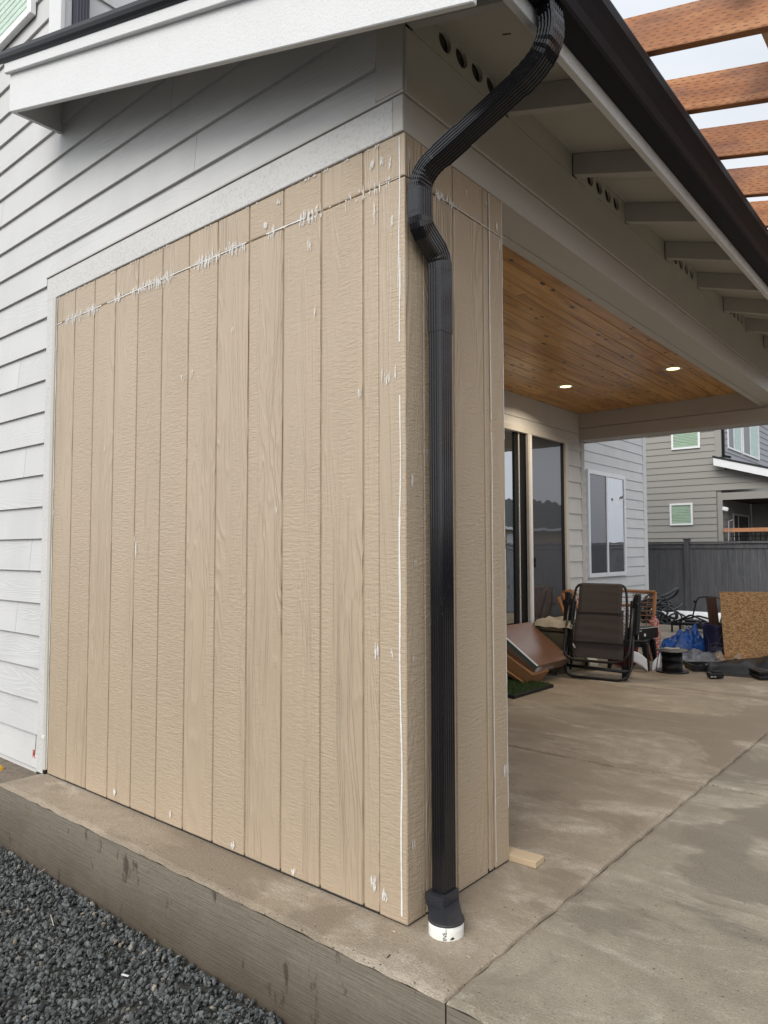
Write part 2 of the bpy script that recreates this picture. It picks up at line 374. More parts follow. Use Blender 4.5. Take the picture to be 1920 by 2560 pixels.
def clear_glass():
    g = G('clear_pane'); t = g.N('ShaderNodeBsdfTransparent'); gl = g.N('ShaderNodeBsdfGlossy'); gl.inputs['Roughness'].default_value = .02
    t.inputs[0].default_value = (.95, .98, .96, 1); mxs = g.N('ShaderNodeMixShader'); mxs.inputs[0].default_value = .16
    nv = g.bump(g.noise(g.coord((1,1,1)), 4), .003); g.L(nv, gl.inputs['Normal'])
    g.L(t.outputs[0], mxs.inputs[1]); g.L(gl.outputs[0], mxs.inputs[2]); g.L(mxs.outputs[0], g.out.inputs[0]); return g.m
M_clear = clear_glass()
M_blind = plain('pale_green_blind', (.78, .88, .74), .5, .05)
M_blindbk = plain('green_blind_gap', (.30, .42, .31), .6, .05)
M_nb = plain('neighbour_siding', (.285, .272, .245), .7, .06, 2, .0008, 60, stretch=(.2,1,1))
M_nb2 = plain('neighbour_side_siding', (.33, .335, .36), .7, .06, 2, .0008, 60, stretch=(1,.2,1))
M_fence = None
def fence_mat():
    g = G('charcoal_stained_cedar'); v = g.coord((1, 1, .12)); n = g.noise(v, 14, 5, .65, .6); oi = g.N('ShaderNodeObjectInfo')
    c = g.mix(g.ramp(n, [(.3, 0.), (.7, 1.)]), (.055, .056, .060), (.125, .127, .133))
    c = g.mix(g.math('MULTIPLY', oi.outputs['Random'], .5), c, (.13, .13, .135))
    kn = g.ramp(g.noise(g.coord((1, 1, .6)), 9, 2), [(.70, 0.), (.76, .7)]); c = g.mix(kn, c, (.018, .018, .019))
    return g.set(c, .8, g.bump(n, .002))
M_fence = fence_mat()
def osb():
    g = G('oriented_strand_board'); v = g.coord((1,1,1), False)
    k = g.N('ShaderNodeTexVoronoi'); k.inputs['Scale'].default_value = 1.0
    w1 = g.noise(g.coord((32, 32, 110), False), 1, 3, .6, 2.5); w2 = g.noise(g.coord((110, 110, 45), False), 1, 3, .6, 2.0)
    g.L(g.coord((60, 60, 110), False), k.inputs['Vector'])
    sx = g.N('ShaderNodeSeparateXYZ'); g.L(k.outputs['Color'], sx.inputs[0])
    c = g.ramp(g.math('ADD', g.math('MULTIPLY', sx.outputs[0], .5), g.math('MULTIPLY', w1, .5)), [(.25, (.21, .105, .035)), (.5, (.38, .21, .085)), (.72, (.52, .33, .16))])
    c = g.mix(g.ramp(w2, [(.32, .8), (.42, 0.)]), c, (.13, .06, .02))
    return g.set(c, .7, g.bump(w1, .002))
M_osb = osb()
def carton_mat():
    g = G('brown_carton'); v = g.coord((1,1,1), False)
    return g.set(g.mix(g.noise(v, 5, 4), (.13, .062, .036), (.20, .11, .07)), .28, g.bump(g.noise(v, 4), .004), Coat_Weight=.4, Coat_Roughness=.25)
M_carton = carton_mat()
M_kraft = plain('kraft_card', (.27, .135, .055), .75, .15)
M_tube = plain('black_tube', (.010, .010, .011), .35, .1)
M_plas = plain('black_plastic', (.009, .009, .010), .42, .2, 8, spec=.3)
def sling_mat():
    g = G('brown_sling_mesh'); v = g.coord((1,1,1)); a = g.noise(g.coord((60, 60, 1)), 6, 2); b = g.noise(g.coord((1, 1, 60)), 6, 2)
    c = g.mix(g.math('MULTIPLY', g.math('ADD', a, b), .5), (.020, .016, .015), (.080, .065, .061))
    return g.set(c, .8, g.bump(a, .001))
M_sling = sling_mat()
M_ratt = plain('brown_cane', (.27, .115, .035), .5, .25, 12, .001, 60)
M_cool = plain('tan_cooler', (.17, .15, .095), .5, .08)
M_cloth = plain('pale_rag', (.38, .34, .27), .9, .1)
M_steel = plain('bare_steel', (.16, .14, .12), .4, .2, metal=.7)
M_tape = plain('masking_roll', (.46, .44, .37), .6, .08)
M_white = plain('white_sheet', (.62, .63, .66), .5, .05)
M_red = plain('red_plastic', (.24, .008, .008), .4, .1)
def redbag():
    g = G('red_white_mesh_bag'); n = g.noise(g.coord((1, 1, 2.2), False), 38, 3, .7)
    return g.set(g.mix(g.ramp(n, [(.5, 0.), (.56, 1.)]), (.40, .06, .05), (.60, .44, .40)), .6, g.bump(n, .004))
M_redbag = redbag()
M_tarp = plain('blue_tarp', (.008, .075, .33), .3, .35, 14, .002, 60)
M_navy = plain('navy_plastic', (.010, .012, .060), .4, .12)
M_greyline = plain('grey_print', (.20, .20, .26), .6, .05)
M_clearfilm = plain('grey_film', (.14, .145, .16), .35, .3, 12, .004, 40)
M_paper = plain('brown_paper', (.30, .21, .145), .8, .15)
M_board = plain('dark_walnut_board', (.065, .028, .018), .6, .3, 18, stretch=(4,4,.4))
M_hose = plain('grey_black_hose', (.035, .037, .042), .4, .2)
M_green = plain('lime_plastic', (.16, .22, .04), .5, .1)
M_pvc = plain('white_pvc', (.74, .73, .68), .4, .08, 30)
M_ink = plain('black_ink', (.03, .03, .03), .7, .0)
M_rubber = plain('black_rubber', (.020, .020, .022), .55, .1)
M_rubber2 = plain('grey_abs', (.022, .023, .028), .42, .1)
M_newwood = plain('fresh_cut_pine', (.52, .40, .26), .7, .08, 20, .001, 90, stretch=(.3,1,1))
M_orange = plain('cedar_rail', (.46, .21, .10), .6, .1, 4, stretch=(.3,1,1))
M_yellow = plain('yellow_paint', (.55, .30, .02), .5, .1)
M_redmark = plain('red_crayon', (.55, .05, .02), .8, .0)
M_straw = plain('dry_straw', (.42, .36, .26), .8, .1)
def turf():
    g = G('artificial_grass'); geo = g.N('ShaderNodeNewGeometry')
    return g.set(g.ramp(geo.outputs['Random Per Island'], [(0., (.018, .040, .006)), (.6, (.045, .085, .014)), (1., (.10, .14, .03))]), .6)
M_turf = turf()
def lamp_mat():
    g = G('warm_lamp'); g.b.inputs['Emission Color'].default_value = (1, .80, .36, 1); g.b.inputs['Emission Strength'].default_value = 2.2; return g.set((.8, .7, .5), .5)
M_lamp = lamp_mat()

# ================================================================== GROUND AND PATIO
g_ = MB().box(-60, 60, -60, 90, -.9, -.315).build('ground', M_ground); struct(g_)
SL = .302                                   # roof slope (drop per metre along +x)
HX = .30                                    # expansion joint beside the patio roof
patio = bpy.data.objects.new('patio', None); COL.objects.link(patio); struct(patio)
def slab(x0, x1, y0, y1, mt, jit=.0055, r=.013):
    pts = []
    def edge(a, b):
        n = max(2, int((Vector(b)-Vector(a)).length/.06))
        for i in range(n):
            t = i/n; q = Vector(a).lerp(Vector(b), t)
            if 0 < i: q += Vector((random.uniform(-1,1)*jit, random.uniform(-1,1)*jit))
            pts.append(q)
    c = [(x0,y0),(x1,y0),(x1,y1),(x0,y1)]
    for i in range(4): edge(c[i], c[(i+1) % 4])
    n = len(pts); cc = Vector(((x0+x1)/2, (y0+y1)/2)); b = MB(); vs = []; rings = [(.016, -.10), (.010, -r*1.9), (0, -r), (r*.3, -r*.35), (r*1.5, 0)]
    def ins(q, d):
        return Vector((min(max(q.x, x0-.1), x1+.1), q.y)) + Vector(((1 if q.x-x0 < .02 else -1 if x1-q.x < .02 else 0)*d, (1 if q.y-y0 < .02 else -1 if y1-q.y < .02 else 0)*d))
    for d, z in rings:
        for q in pts:
            e = ins(q, d); vs.append((e.x, e.y, z))
    fs = []
    for k in range(4):
        for i in range(n): fs.append((k*n+i, k*n+(i+1) % n, (k+1)*n+(i+1) % n, (k+1)*n+i))
    fs.append(tuple(range(4*n, 5*n)))
    o = b.add(vs, fs).build('slab', mt, patio); return o
yj = [-.22, 2.085, 4.495, 6.9, 10.0]
for i in range(4):
    a = .013 if i else 0
    slab(-2.50 if i == 0 else (-2.3 if i < 3 else -3.6), HX-.0025, yj[i]+a, yj[i+1]-.013, M_patio)
    slab(HX+.0025, 3.4, yj[i]+a, yj[i+1]-.013, M_patio_out)
    slab(3.408, 6.2, yj[i]+a, yj[i+1]-.013, M_patio_out)
MB().box(-3.55, 6.1, -.20, 9.9, -.32, -.016).build('slab_bed', M_joint, patio)
# formed curb faces below the slab edge, slightly wavy
def curb(x0, x1, y, nrm):
    b = MB(); n = int(abs(x1-x0)/.05)
    def fn(s_, t):
        x = x0+(x1-x0)*s_; z = -.36+(.36-.016)*t
        return (x, y + .002*mnoise.noise(Vector((x*1.5, z*5, 3))) - .001, z)
    b.grid(fn, n, 10); return b.build('curb_face', M_curb, patio, smooth=True)
curb(-2.50, HX-.0025, -.2175, -1); curb(HX+.0025, 6.2, -.2175, -1)
MB().box(-2.502, -2.47, -.218, .0, -.36, -.014).build('curb_face', M_curb, patio)

# gravel bed: loose stones as real geometry
def gravel():
    verts0 = []; t = (1+5**.5)/2
    for a, b in ((-1,t),(1,t),(-1,-t),(1,-t)): verts0.append((a,b,0))
    for a, b in ((-1,t),(1,t),(-1,-t),(1,-t)): verts0.append((0,a,b))
    for a, b in ((t,-1),(t,1),(-t,-1),(-t,1)): verts0.append((a,0,b))
    F = [(0,11,5),(0,5,1),(0,1,7),(0,7,10),(0,10,11),(1,5,9),(5,11,4),(11,10,2),(10,7,6),(7,1,8),(3,9,4),(3,4,2),(3,2,6),(3,6,8),(3,8,9),(4,9,5),(2,4,11),(6,2,10),(8,6,7),(9,8,1)]
    V0 = [Vector(q).normalized() for q in verts0]; vs = []; fs = []; R = random.random
    N = 23000
    for i in range(N):
        if i < 16500: x = -2.7+3.1*R(); y = -.225-1.05*R()**1.0
        else: x = -4.4+6.6*R(); y = -.24-2.3*R()
        if x < -2.5 and R() < .35: y = -.6+.55*R()
        near = max(.35, math.hypot(x-CAM.x, y-CAM.y)/2.2)
        s = (.0046+.0066*R()**1.8)*min(1.15, .75+.3*near); z = -.312 + .016*R() + .006*mnoise.noise(Vector((x*3, y*3, 0)))
        if -2.52 < x < 6 and y > -.222-s: y = -.225-s*1.2
        a, bq, c = R()*6.28, R()*6.28, R()*6.28
        rot = Matrix.Rotation(a, 3, 'X') @ Matrix.Rotation(bq, 3, 'Y') @ Matrix.Rotation(c, 3, 'Z')
        sx, sy, sz = s*(.9+.7*R()), s*(.65+.5*R()), s*(.45+.35*R()); o = len(vs)
        for q in V0:
            k = 1+.38*(R()-.5); e = rot @ Vector((q.x*sx*k, q.y*sy*k, q.z*sz*k)); vs.append((x+e.x, y+e.y, z+e.z))
        fs += [(p+o, q_+o, r_+o) for p, q_, r_ in F]
    b = MB(); b.v = vs; b.f = fs; o = b.build('gravel', M_gravel, None, stuff=True)
    o['label'] = 'dark grey crushed gravel beside the concrete curb'; o['category'] = 'gravel'
gravel()
for i, (u, v, dx, dy, w_, mt, lab) in enumerate(((130, 2302, .045, -.015, .0015, M_straw, 'long thin straw lying on the gravel by the curb'),
        (313, 2440, .013, .005, .0035, M_white, 'short pale chip lying on the gravel below the curb'),
        (103, 2180, .010, -.022, .0015, M_straw, 'bent dry straw at the foot of the curb'))):
    q = P(u, v, z=-.288); tag(MB().bar(q-Vector((dx, dy, -.003)), q+Vector((dx, dy, .002)), w_*2, .0025).build('straw' if i != 1 else 'wood_chip', mt), lab, 'straw' if i != 1 else 'chip')

# ================================================================== THE HOUSE
house = thing('house', 'pale grey two storey house with beige patio corner and open eaves, filling the left', 'house', (-2.5, 1, 0))
def roofz(x): return 3.07 - SL*x
def lap(ax, a, b, z0, z1, w0, out, mt, parent, slope=False, th=.019, name='siding_board'):
    "lap board on wall plane ax=w0; runs a..b on the other axis; out = +-1 normal"
    t0, t1 = w0+out*th, w0+out*.004
    if slope: b0, b1 = min(b, (3.07-z0)/SL-.01), min(b, (3.07-z1)/SL-.01)
    else: b0 = b1 = b
    if b0 <= a: return
    b1 = max(a+.001, b1)
    pr = [(a, t0, z0), (b0, t0, z0), (b1, t1, z1), (a, t1, z1), (a, w0-out*.004, z0), (b0, w0-out*.004, z0), (b1, w0-out*.004, z1), (a, w0-out*.004, z1)]
    if ax == 'x': pr = [(q[1], q[0], q[2]) for q in pr]
    f = [(0,1,2,3),(4,7,6,5),(0,4,5,1),(1,5,6,2),(2,6,7,3),(3,7,4,0)]
    return MB().add(pr, f).build(name, mt, parent)
# cores (what the cladding is nailed to)
MB().box(-2.44, -.0065, .0065, .62, .018, 2.74).build('wall_core', M_groove, house)
MB().box(-9, -2.50, .022, 5.80, -.31, 5.6).build('wall_core', M_dark, house)
MB().box(-9, -3.66, 5.80, 12.2, -.31, 5.6).build('wall_core', M_dark, house)
MB().box(-2.50, -2.145, .62, 5.945, -.02, 3.0).build('wall_core', M_dark, house)
MB().add([(-2.5,.02,2.74),(-.02,.02,2.74),(-.02,.02,3.05),(-2.5,.02,3.80),(-2.5,.05,2.74),(-.02,.05,2.74),(-.02,.05,3.05),(-2.5,.05,3.80)],
         [(0,1,2,3),(4,7,6,5),(0,4,5,1),(1,5,6,2),(2,6,7,3),(3,7,4,0)]).build('wall_core', M_dark, house)
# lap siding on the left wall (plane y = .012)
random.seed(3)
for k in range(-1, 31):
    z0 = .015+.178*k; z1 = z0+.181
    if z0 < -.3: z0 = -.3
    if z1 <= 2.74:
        cut = random.uniform(-5.2, -2.9) if k not in (6, 4, 9) else {6: -2.70, 4: -2.86, 9: -2.80}[k]
        lap('y', -8.5, cut-.002, z0, z1, .012, -1, M_side_x, house); lap('y', cut+.001, -2.548, z0, z1, .012, -1, M_side_x, house)
    elif z0 < 3.9:
        if z0 < 2.727:
            lap('y', -8.5, -2.568, z0, z1, .012, -1, M_side_x, house); lap('y', -2.566, -.123, 2.732, z1, .012, -1, M_side_x, house); continue
        cut = random.uniform(-4.6, -3.0); cut2 = random.uniform(-2.2, -.6)
        lap('y', -8.5, cut-.002, z0, z1, .012, -1, M_side_x, house)
        if k % 2: lap('y', cut+.001, -.123, z0, z1, .012, -1, M_side_x, house, slope=True)
        else:
            lap('y', cut+.001, cut2-.001, z0, z1, .012, -1, M_side_x, house, slope=True)
            if z0 < roofz(cut2): lap('y', cut2+.001, -.123, z0, z1, .012, -1, M_side_x, house, slope=True)
    else:
        lap('y', -8.5, -2.60, z0, z1, .012, -1, M_side_x, house)
    if z0 > 3.3: lap('x', .05, 9.0, z0, z1, -2.49, 1, M_side_y, house)
# upper storey corner boards, window, roof
MB().box(-2.60, -2.455, -.016, .012, 3.75, 5.6).build('corner_board', M_trim, house, bevel=.003)
MB().box(-2.485, -2.465, .0125, .055, 3.6, 5.6).build('corner_board', M_trim, house, bevel=.003)
def window(x0, x1, y0, y1, z0, z1, axis, out, parent, mull=None, blinds=False, fw=.05, fm=None, pane=None, panes=None, dep=.035):
    "window proud of a wall; axis 'x' = wall plane x const (spans y)"
    fm = fm or M_vinyl
    def bx(a0, a1, c0, c1, d0, d1):
        if axis == 'x':
            s_ = sorted((x0+out*d0, x0+out*d1)); return MB().box(s_[0], s_[1], a0, a1, c0, c1)
        s_ = sorted((y0+out*d0, y0+out*d1)); return MB().box(a0, a1, s_[0], s_[1], c0, c1)
    a0, a1 = (y0, y1) if axis == 'x' else (x0, x1)
    b = MB()
    for q in (bx(a0, a0+fw, z0, z1, 0, dep), bx(a1-fw, a1, z0, z1, 0, dep), bx(a0+fw, a1-fw, z0, z0+fw, 0, dep), bx(a0+fw, a1-fw, z1-fw, z1, 0, dep)): b.add(q.v, q.f)
    if mull is not None:
        q = bx(mull-fw*.45, mull+fw*.45, z0+fw, z1-fw, 0, dep-.003); b.add(q.v, q.f)
    wf = b.build('window', fm, parent, bevel=.003)
    edges = [a0+fw, a1-fw] if mull is None else [a0+fw, mull-fw*.45, mull+fw*.45, a1-fw]
    for i in range(0, len(edges), 2):
        pm = (panes[i//2] if panes else (pane or M_glass))
        if blinds:
            bx(edges[i], edges[i+1], z0+fw, z1-fw, .004, .006).build('blind_backing', M_blindbk, wf)
            zz = z0+fw+.01
            sl = MB()
            while zz < z1-fw:
                q = bx(edges[i]+.004, edges[i+1]-.004, zz, zz+.030, .007, .013); sl.add(q.v, q.f); zz += .042
            sl.build('blind_slats', M_blind, wf)
            pm = M_clear
        bx(edges[i], edges[i+1], z0+fw, z1-fw, dep*.6, dep*.6+.003).build('pane', pm, wf)
    return wf
window(-4.6, -2.79, -.006, 0, 4.385, 5.3, 'y', -1, house, mull=-3.7, blinds=True)
MB().add([(-9.3,-.35,5.6),(-2.1,-.35,5.6),(-2.1,12.6,5.6),(-9.3,12.6,5.6),(-5.7,-.35,7.0),(-5.7,12.6,7.0)],
         [(0,1,2,3),(0,4,1),(1,4,5,2),(2,5,3),(3,5,4,0)]).build('roof', M_shingle, house)
# ---- beige panels, face A (y=0) and face B (x=0)
def panel(face, a, b, z0, z1, d=.0):
    bb = MB().box(a, b, -.0+d, .016, z0, z1) if face == 'A' else MB().box(-.016, .0-d, a, b, z0, z1)
    return bb.build('panel', M_panel, house, bevel=.0055, seg=2)
GR = .0038; gx = [-.1864-.2059*i for i in range(11)]
edgesA = [-2.4438] + [g for g in gx[::-1]] + [-.1150]
for i in range(len(edgesA)-1):
    a = edgesA[i] + (GR if i else 0); b = edgesA[i+1] - (GR if i < len(edgesA)-2 else .001)
    dz = random.uniform(0, .004)
    panel('A', a, b, .007+dz*.6, 2.4385); panel('A', a, b, 2.4415, 2.591)
# corner board, two faces
for z0, z1 in ((.006, 2.4385), (2.4415, 2.591)):
    panel('A', -.1145, -.0012, z0, z1, -.002); 
    MB().box(-.02, .0, .0005, .097, z0, z1).build('corner_board', M_panel, house, bevel=.003, seg=2)
    panel('B', .100, .285-GR, z0, z1); panel('B', .285+GR, .482, z0, z1, .0)
    panel('B', .496, .529, z0, z1, .003); panel('B', .5325, .632, z0, z1, -.001)
# dark strips filling the gap under the panels, its shade put into their colour
MB().box(-2.43, -.02, .007, .016, .0, .016).build('sill_gap_shade', M_dark, house)
MB().box(-.017, -.006, .02, .62, .0, .016).build('sill_gap_shade', M_dark, house)
MB().box(-2.50, -.02, .60, .632, .0, 2.745).build('stub_wall_back', M_side_x, house)
# left vertical trim, two strips
MB().box(-2.548, -2.478, -.010, .012, .0, 2.593).build('trim_board', M_frieze, house, bevel=.002)
MB().box(-2.4765, -2.4455, -.012, .012, .025, 2.591).build('trim_board', M_smooth, house, bevel=.002)
MB().box(-2.55, -2.46, -.008, .010, -.02, .018).build('flashing_scrap', M_dark, house)
for i in range(5):
    q = Vector((-2.47, -.012, .2)); MB().box(-2.478, -2.452, -.0165, -.012, .19, .205).build('caulk_blob', M_caulk, house) if i == 0 else None
# frieze boards (grey, rough) A and its cap
MB().box(-2.562, -.046, -.006, .012, 2.593, 2.722).build('frieze_board', M_frieze, house, bevel=.003)
MB().box(-.045, -.0005, -.008, .012, 2.593, 2.722).build('frieze_board', M_smoothx, house, bevel=.003)
MB().box(-2.565, .004, -.012, .012, 2.7235, 2.731).build('cap_flashing', M_smoothx, house)
MB().box(-.123, -.0005, -.006, .012, 2.738, 3.062).build('corner_board', M_smoothx, house, bevel=.003)
# beam along the open side (plane x = 0): lower board, upper board, soffit pieces
MB().box(-.02, .0, .0015, 6.09, 2.593, 2.7185).build('beam_board', M_beam, house, bevel=.002)
MB().box(-.02, .007, .0015, 6.09, 2.7225, 2.958).build('beam_board', M_smooth, house, bevel=.003)
MB().box(-.160, -.021, .634, 5.83, 2.597, 2.612).build('beam_soffit', M_beam, house, bevel=.002)
MB().box(-.212, -.1615, .634, 5.83, 2.593, 2.75).build('beam_soffit', M_beam, house, bevel=.002)
MB().box(-.16, -.021, .634, 6.08, 2.614, 3.0).build('beam_core', M_dark, house)
# far beam
MB().box(-2.09, -.0215, 5.83, 5.85, 2.438, 2.572).build('beam_board', M_beamx, house, bevel=.003)
MB().box(-2.09, -.0215, 5.836, 5.85, 2.576, 2.76).build('beam_board', M_beamx, house, bevel=.003)
MB().box(-2.09, 0.0, 5.852, 6.07, 2.4405, 2.592).build('beam_soffit', M_beamx, house, bevel=.003)
MB().box(-2.50, 0.0, 6.072, 6.09, 2.438, 2.592).build('beam_board', M_side_x, house)
MB().box(-2.5, -.0205, 6.072, 6.088, 2.595, 3.4).build('gable_wall', M_side_x, house)
MB().box(-.14, .0, 5.92, 6.06, .0, 2.437).build('post', M_side_y, house, bevel=.004)
# ---- roof: deck, shingles, rafters, blocking, fascia, rake
def slopeq(x0, x1, y0, y1, dz0, dz1):
    z = lambda x, d: roofz(x)+d
    return MB().add([(x0,y0,z(x0,dz0)),(x1,y0,z(x1,dz0)),(x1,y1,z(x1,dz0)),(x0,y1,z(x0,dz0)),(x0,y0,z(x0,dz1)),(x1,y0,z(x1,dz1)),(x1,y1,z(x1,dz1)),(x0,y1,z(x0,dz1))],
                    [(0,3,2,1),(4,5,6,7),(0,1,5,4),(1,2,6,5),(2,3,7,6),(3,0,4,7)])
for y0, y1 in ((-.25, 1.60), (1.603, 4.04), (4.043, 6.35)):
    slopeq(-2.48, .449, y0, y1, 0, .012).build('soffit_sheet', M_smooth, house)
slopeq(-2.49, .47, -.27, 6.38, .013, .022).build('roof_underlay', M_shingle, house)
xs = -2.58; kx = 0
while xs < .50:
    slopeq(xs, min(xs+.165, .50), -.30 if xs > -2.5 else -.30, (6.40 if xs > -2.5 else .0), .026+.002, .026+.014).build('shingle_course', M_shingle, house); xs += .145
ry = [.0, .645, 1.277, 1.912, 2.548, 3.180, 3.81, 4.44, 5.07, 5.70, 6.2]
for y in ry:
    o = slopeq(.0075, .4495, y, y+.038, -.105, -.001).build('rafter', M_smoothx, house, bevel=.002)
for i in range(len(ry)-1):
    a, b = ry[i]+.039, ry[i+1]-.001
    if i % 2 == 0:
        c0 = (a+b)/2-.16 if i else .228-a
        hl = [(c0+.107*k + (0 if i == 0 else a*0), .066, .0385) for k in range(4)]
        if i: hl = [((b-a)-.445+.109*k, .061, .038) for k in range(4)]
        holed_plate(b-a, .106, hl, .016, lambda x, y_, d, a=a: (.001+d, a+x, 2.9605+y_)).build('vent_block', M_smooth, house)
        MB().box(-.019, -.012, a, b, 2.9605, 3.07).build('vent_dark_backing', M_ventbk, house)  # dark sheet behind the holes, shade of the cavity put into its colour
    else: MB().box(-.012, .004, a, b, 2.9605, 3.068).build('rafter_block', M_smooth, house)
MB().box(.450, .475, -.274, 6.38, 2.742, 2.930).build('fascia_board', M_trim, house, bevel=.003, seg=2)
# rake board, shadow trim and metal edge, all following the slope
def rake(x0, x1, y0, y1, d0, d1, name, mt, bv=.003):
    return slopeq(x0, x1, y0, y1, d0, d1).build(name, mt, house, bevel=bv)
rake(-2.462, .4485, -.275, -.252, -.287, -.026, 'rake_board', M_trim)
rake(-2.485, .500, -.297, -.2755, -.083, -.002, 'rake_trim', M_trim)
MB().add([(-2.462,-.2515,roofz(-2.46)-.285),(-2.440,-.2515,roofz(-2.46)-.285),(-2.440,.0,roofz(-2.46)-.285),(-2.462,.0,roofz(-2.46)-.285),
          (-2.462,-.2515,roofz(-2.46)-.01),(-2.440,-.2515,roofz(-2.46)-.01),(-2.440,.0,roofz(-2.46)-.01),(-2.462,.0,roofz(-2.46)-.01)],
         [(0,3,2,1),(4,5,6,7),(0,1,5,4),(1,2,6,5),(2,3,7,6),(3,0,4,7)]).build('rake_return', M_trim, house)
# drip edge with a curled profile
b = MB(); prof = [(-.300, .030), (-.318, .026), (-.322, .004), (-.316, -.012), (-.305, -.022), (-.299, -.030), (-.2985, .026)]
for x in (-2.555, .51): b.v += [(x, py, roofz(x)+pz) for py, pz in prof]
n = len(prof); b.f += [(i, (i+1) % n, n+(i+1) % n, n+i) for i in range(n)] + [tuple(range(n))[::-1], tuple(range(n, 2*n))]
b.build('drip_edge', M_black, house)
# scattered bits under the eave: overspray nails
for (u, v) in ((1257, 100), (1190, 125)):
    q = P(u, v, x=.2); MB().bar((q.x, q.y, roofz(q.x)-.0015), (q.x+.03, q.y+.004, roofz(q.x+.03)-.0015), .003, .003).build('nail_tip', M_board, house)
# ---- white caulk lines and filler smears on the beige panels
cm = MB(); random.seed(11)
def sliver(face, a, z, w_, h_, d):
    d += len(cm.v)*6e-8; n = 5; L_ = []; R_ = []
    for i in range(n+1):
        t = i/n; ww = w_*(math.sin(math.pi*min(.97, max(.06, t)))**.6)*random.uniform(.5, 1.1)/2; c = a + random.uniform(-.2, .2)*w_
        L_.append((c-ww, z+h_*(t-.5))); R_.append((c+ww, z+h_*(t-.5)))
    pts = L_ + R_[::-1]
    vs = [(q[0], -d, q[1]) if face == 'A' else (d, q[0], q[1]) for q in pts]; m_ = len(pts)
    if face == 'B': pass
    cm.add(vs, [(i, i+1, m_-2-i, m_-1-i) for i in range(n)])
D = .0045
for i in range(1000):
    a = -2.44+2.4*random.random(); h_ = random.choice((.012, .02, .03, .05, .075))*random.uniform(.5, 1.2)
    nv_ = mnoise.noise(Vector((a*6, 0, 1)))
    if nv_ < -.02: continue
    if a > -.35 and random.random() < .8: continue
    sliver('A', a, 2.44+random.uniform(-.02, .014), random.uniform(.002, .0085), h_*(.6+1.3*nv_), D)
for a, z, w_, h_ in ((-.62,2.55,.02,.02),(-.70,2.475,.03,.035),(-.45,2.33,.012,.06),(-.06,2.50,.012,.05),(-.10,2.52,.02,.04),(-.14,2.53,.02,.035),(-.05,2.3,.012,.05),
        (-.09,1.78,.01,.05),(-.07,1.77,.012,.05),(-.04,1.78,.012,.05),(-.2,1.73,.012,.04),(-.055,.85,.008,.03),(-.12,.86,.02,.06),(-.14,.1,.03,.05),(-.09,.08,.03,.04),
        (-.87,.04,.03,.03),(-1.75,.05,.04,.03),(-1.6,1.2,.012,.10),(-1.62,1.25,.006,.05),(-2.43,1.4,.01,.05),(-.42,2.07,.008,.05),(-1.25,1.95,.012,.03),(-1.18,1.96,.012,.03),(-1.3,.05,.02,.04),
        (-.02,2.1,.006,.2),(-2.44,2.3,.008,.12),(-.13,2.35,.006,.12),(-.9,2.1,.008,.03),(-.52,.03,.02,.03),(-1.9,1.7,.01,.02),(-.63,1.35,.006,.05)):
    for k in range(4): sliver('A', a+random.uniform(-.008, .008), z+random.uniform(-.012, .012), w_*.45, h_*.7, D)
for i in range(80):
    a = -2.44+2.4*random.random(); sliver('A', a, 2.584, random.uniform(.003, .010), random.uniform(.006, .013), D)
for a, z, w_, h_ in ((.03,.25,.01,.04),(.03,1.42,.012,.05),(.045,1.15,.008,.02),(.12,1.52,.01,.05),(.14,1.3,.015,.05),(.13,.95,.012,.04),(.03,.84,.01,.03),(.13,.6,.01,.05),(.58,2.47,.02,.04),(.6,.35,.03,.06),(.51,2.53,.012,.03),
        (.62,1.3,.01,.15),(.02,2.52,.008,.06),(.60,2.4,.01,.05),(.37,2.52,.006,.04),(.045,2.45,.004,.05)):
    for k in range(3): sliver('B', a+random.uniform(-.006, .006), z, w_*.5, h_*.8, .0035)
for i in range(46): sliver('B', .17+.20*random.random()*random.random()+.0, 2.445+random.uniform(-.012, .008), random.uniform(.004, .012), random.uniform(.01, .03), .0035)
cm.build('filler_smear', M_smear, house, stuff=True)
cl = MB()
def wline(pts, w_, d, face, seg=60, jit=.0012, gap=0):
    for i in range(len(pts)-1):
        (a0, z0), (a1, z1) = pts[i], pts[i+1]; last = None
        for k in range(seg+1):
            t = k/seg; a = a0+(a1-a0)*t; z = z0+(z1-z0)*t; vert = abs(z1-z0) > abs(a1-a0)
            ww = w_*(.55+.6*abs(mnoise.noise(Vector((a*9, z*4, 5))))+.25*random.random()); off = mnoise.noise(Vector((a*3, z*3, 9)))*jit
            p0, p1 = ((a-ww/2+off, z), (a+ww/2+off, z)) if vert else ((a, z-ww/2+off), (a, z+ww/2+off))
            cur = [(q[0], -d, q[1]) if face == 'A' else (d, q[0], q[1]) for q in (p0, p1)]
            if last and not (gap and mnoise.noise(Vector((a*6, z*2, 2))) > gap): cl.add(last+cur[::-1], [(0,1,2,3)])
            last = cur
for _k in (0,): pass
wline([(-2.44, 2.44), (-.34, 2.44)], .0060, .0035, 'A', 260, .003, .2)
wline([(-.1, 2.44), (-.02, 2.44)], .002, .0035, 'A', 20)
wline([(-.0215, .03), (-.0225, 1.3)], .0085, .0033, 'A', 150, .010, .50)
wline([(-.0225, 1.3), (-.0195, 2.58)], .0055, .0033, 'A', 150, .010, .28)
wline([(.5305, .03), (.5305, 2.585)], .0055, .0015, 'B', 160, .005, .33)
wline([(.625, .03), (.625, 2.585)], .005, .0018, 'B', 160, .004, .22)
wline([(.17, 2.443), (.63, 2.44)], .0035, .0022, 'B', 60, .001, .4)
wline([(-2.4435, .03), (-2.4435, 2.585)], .010, .0022, 'A', 90, .004, .6)
cl.build('caulk_line', M_caulk, house, stuff=True)
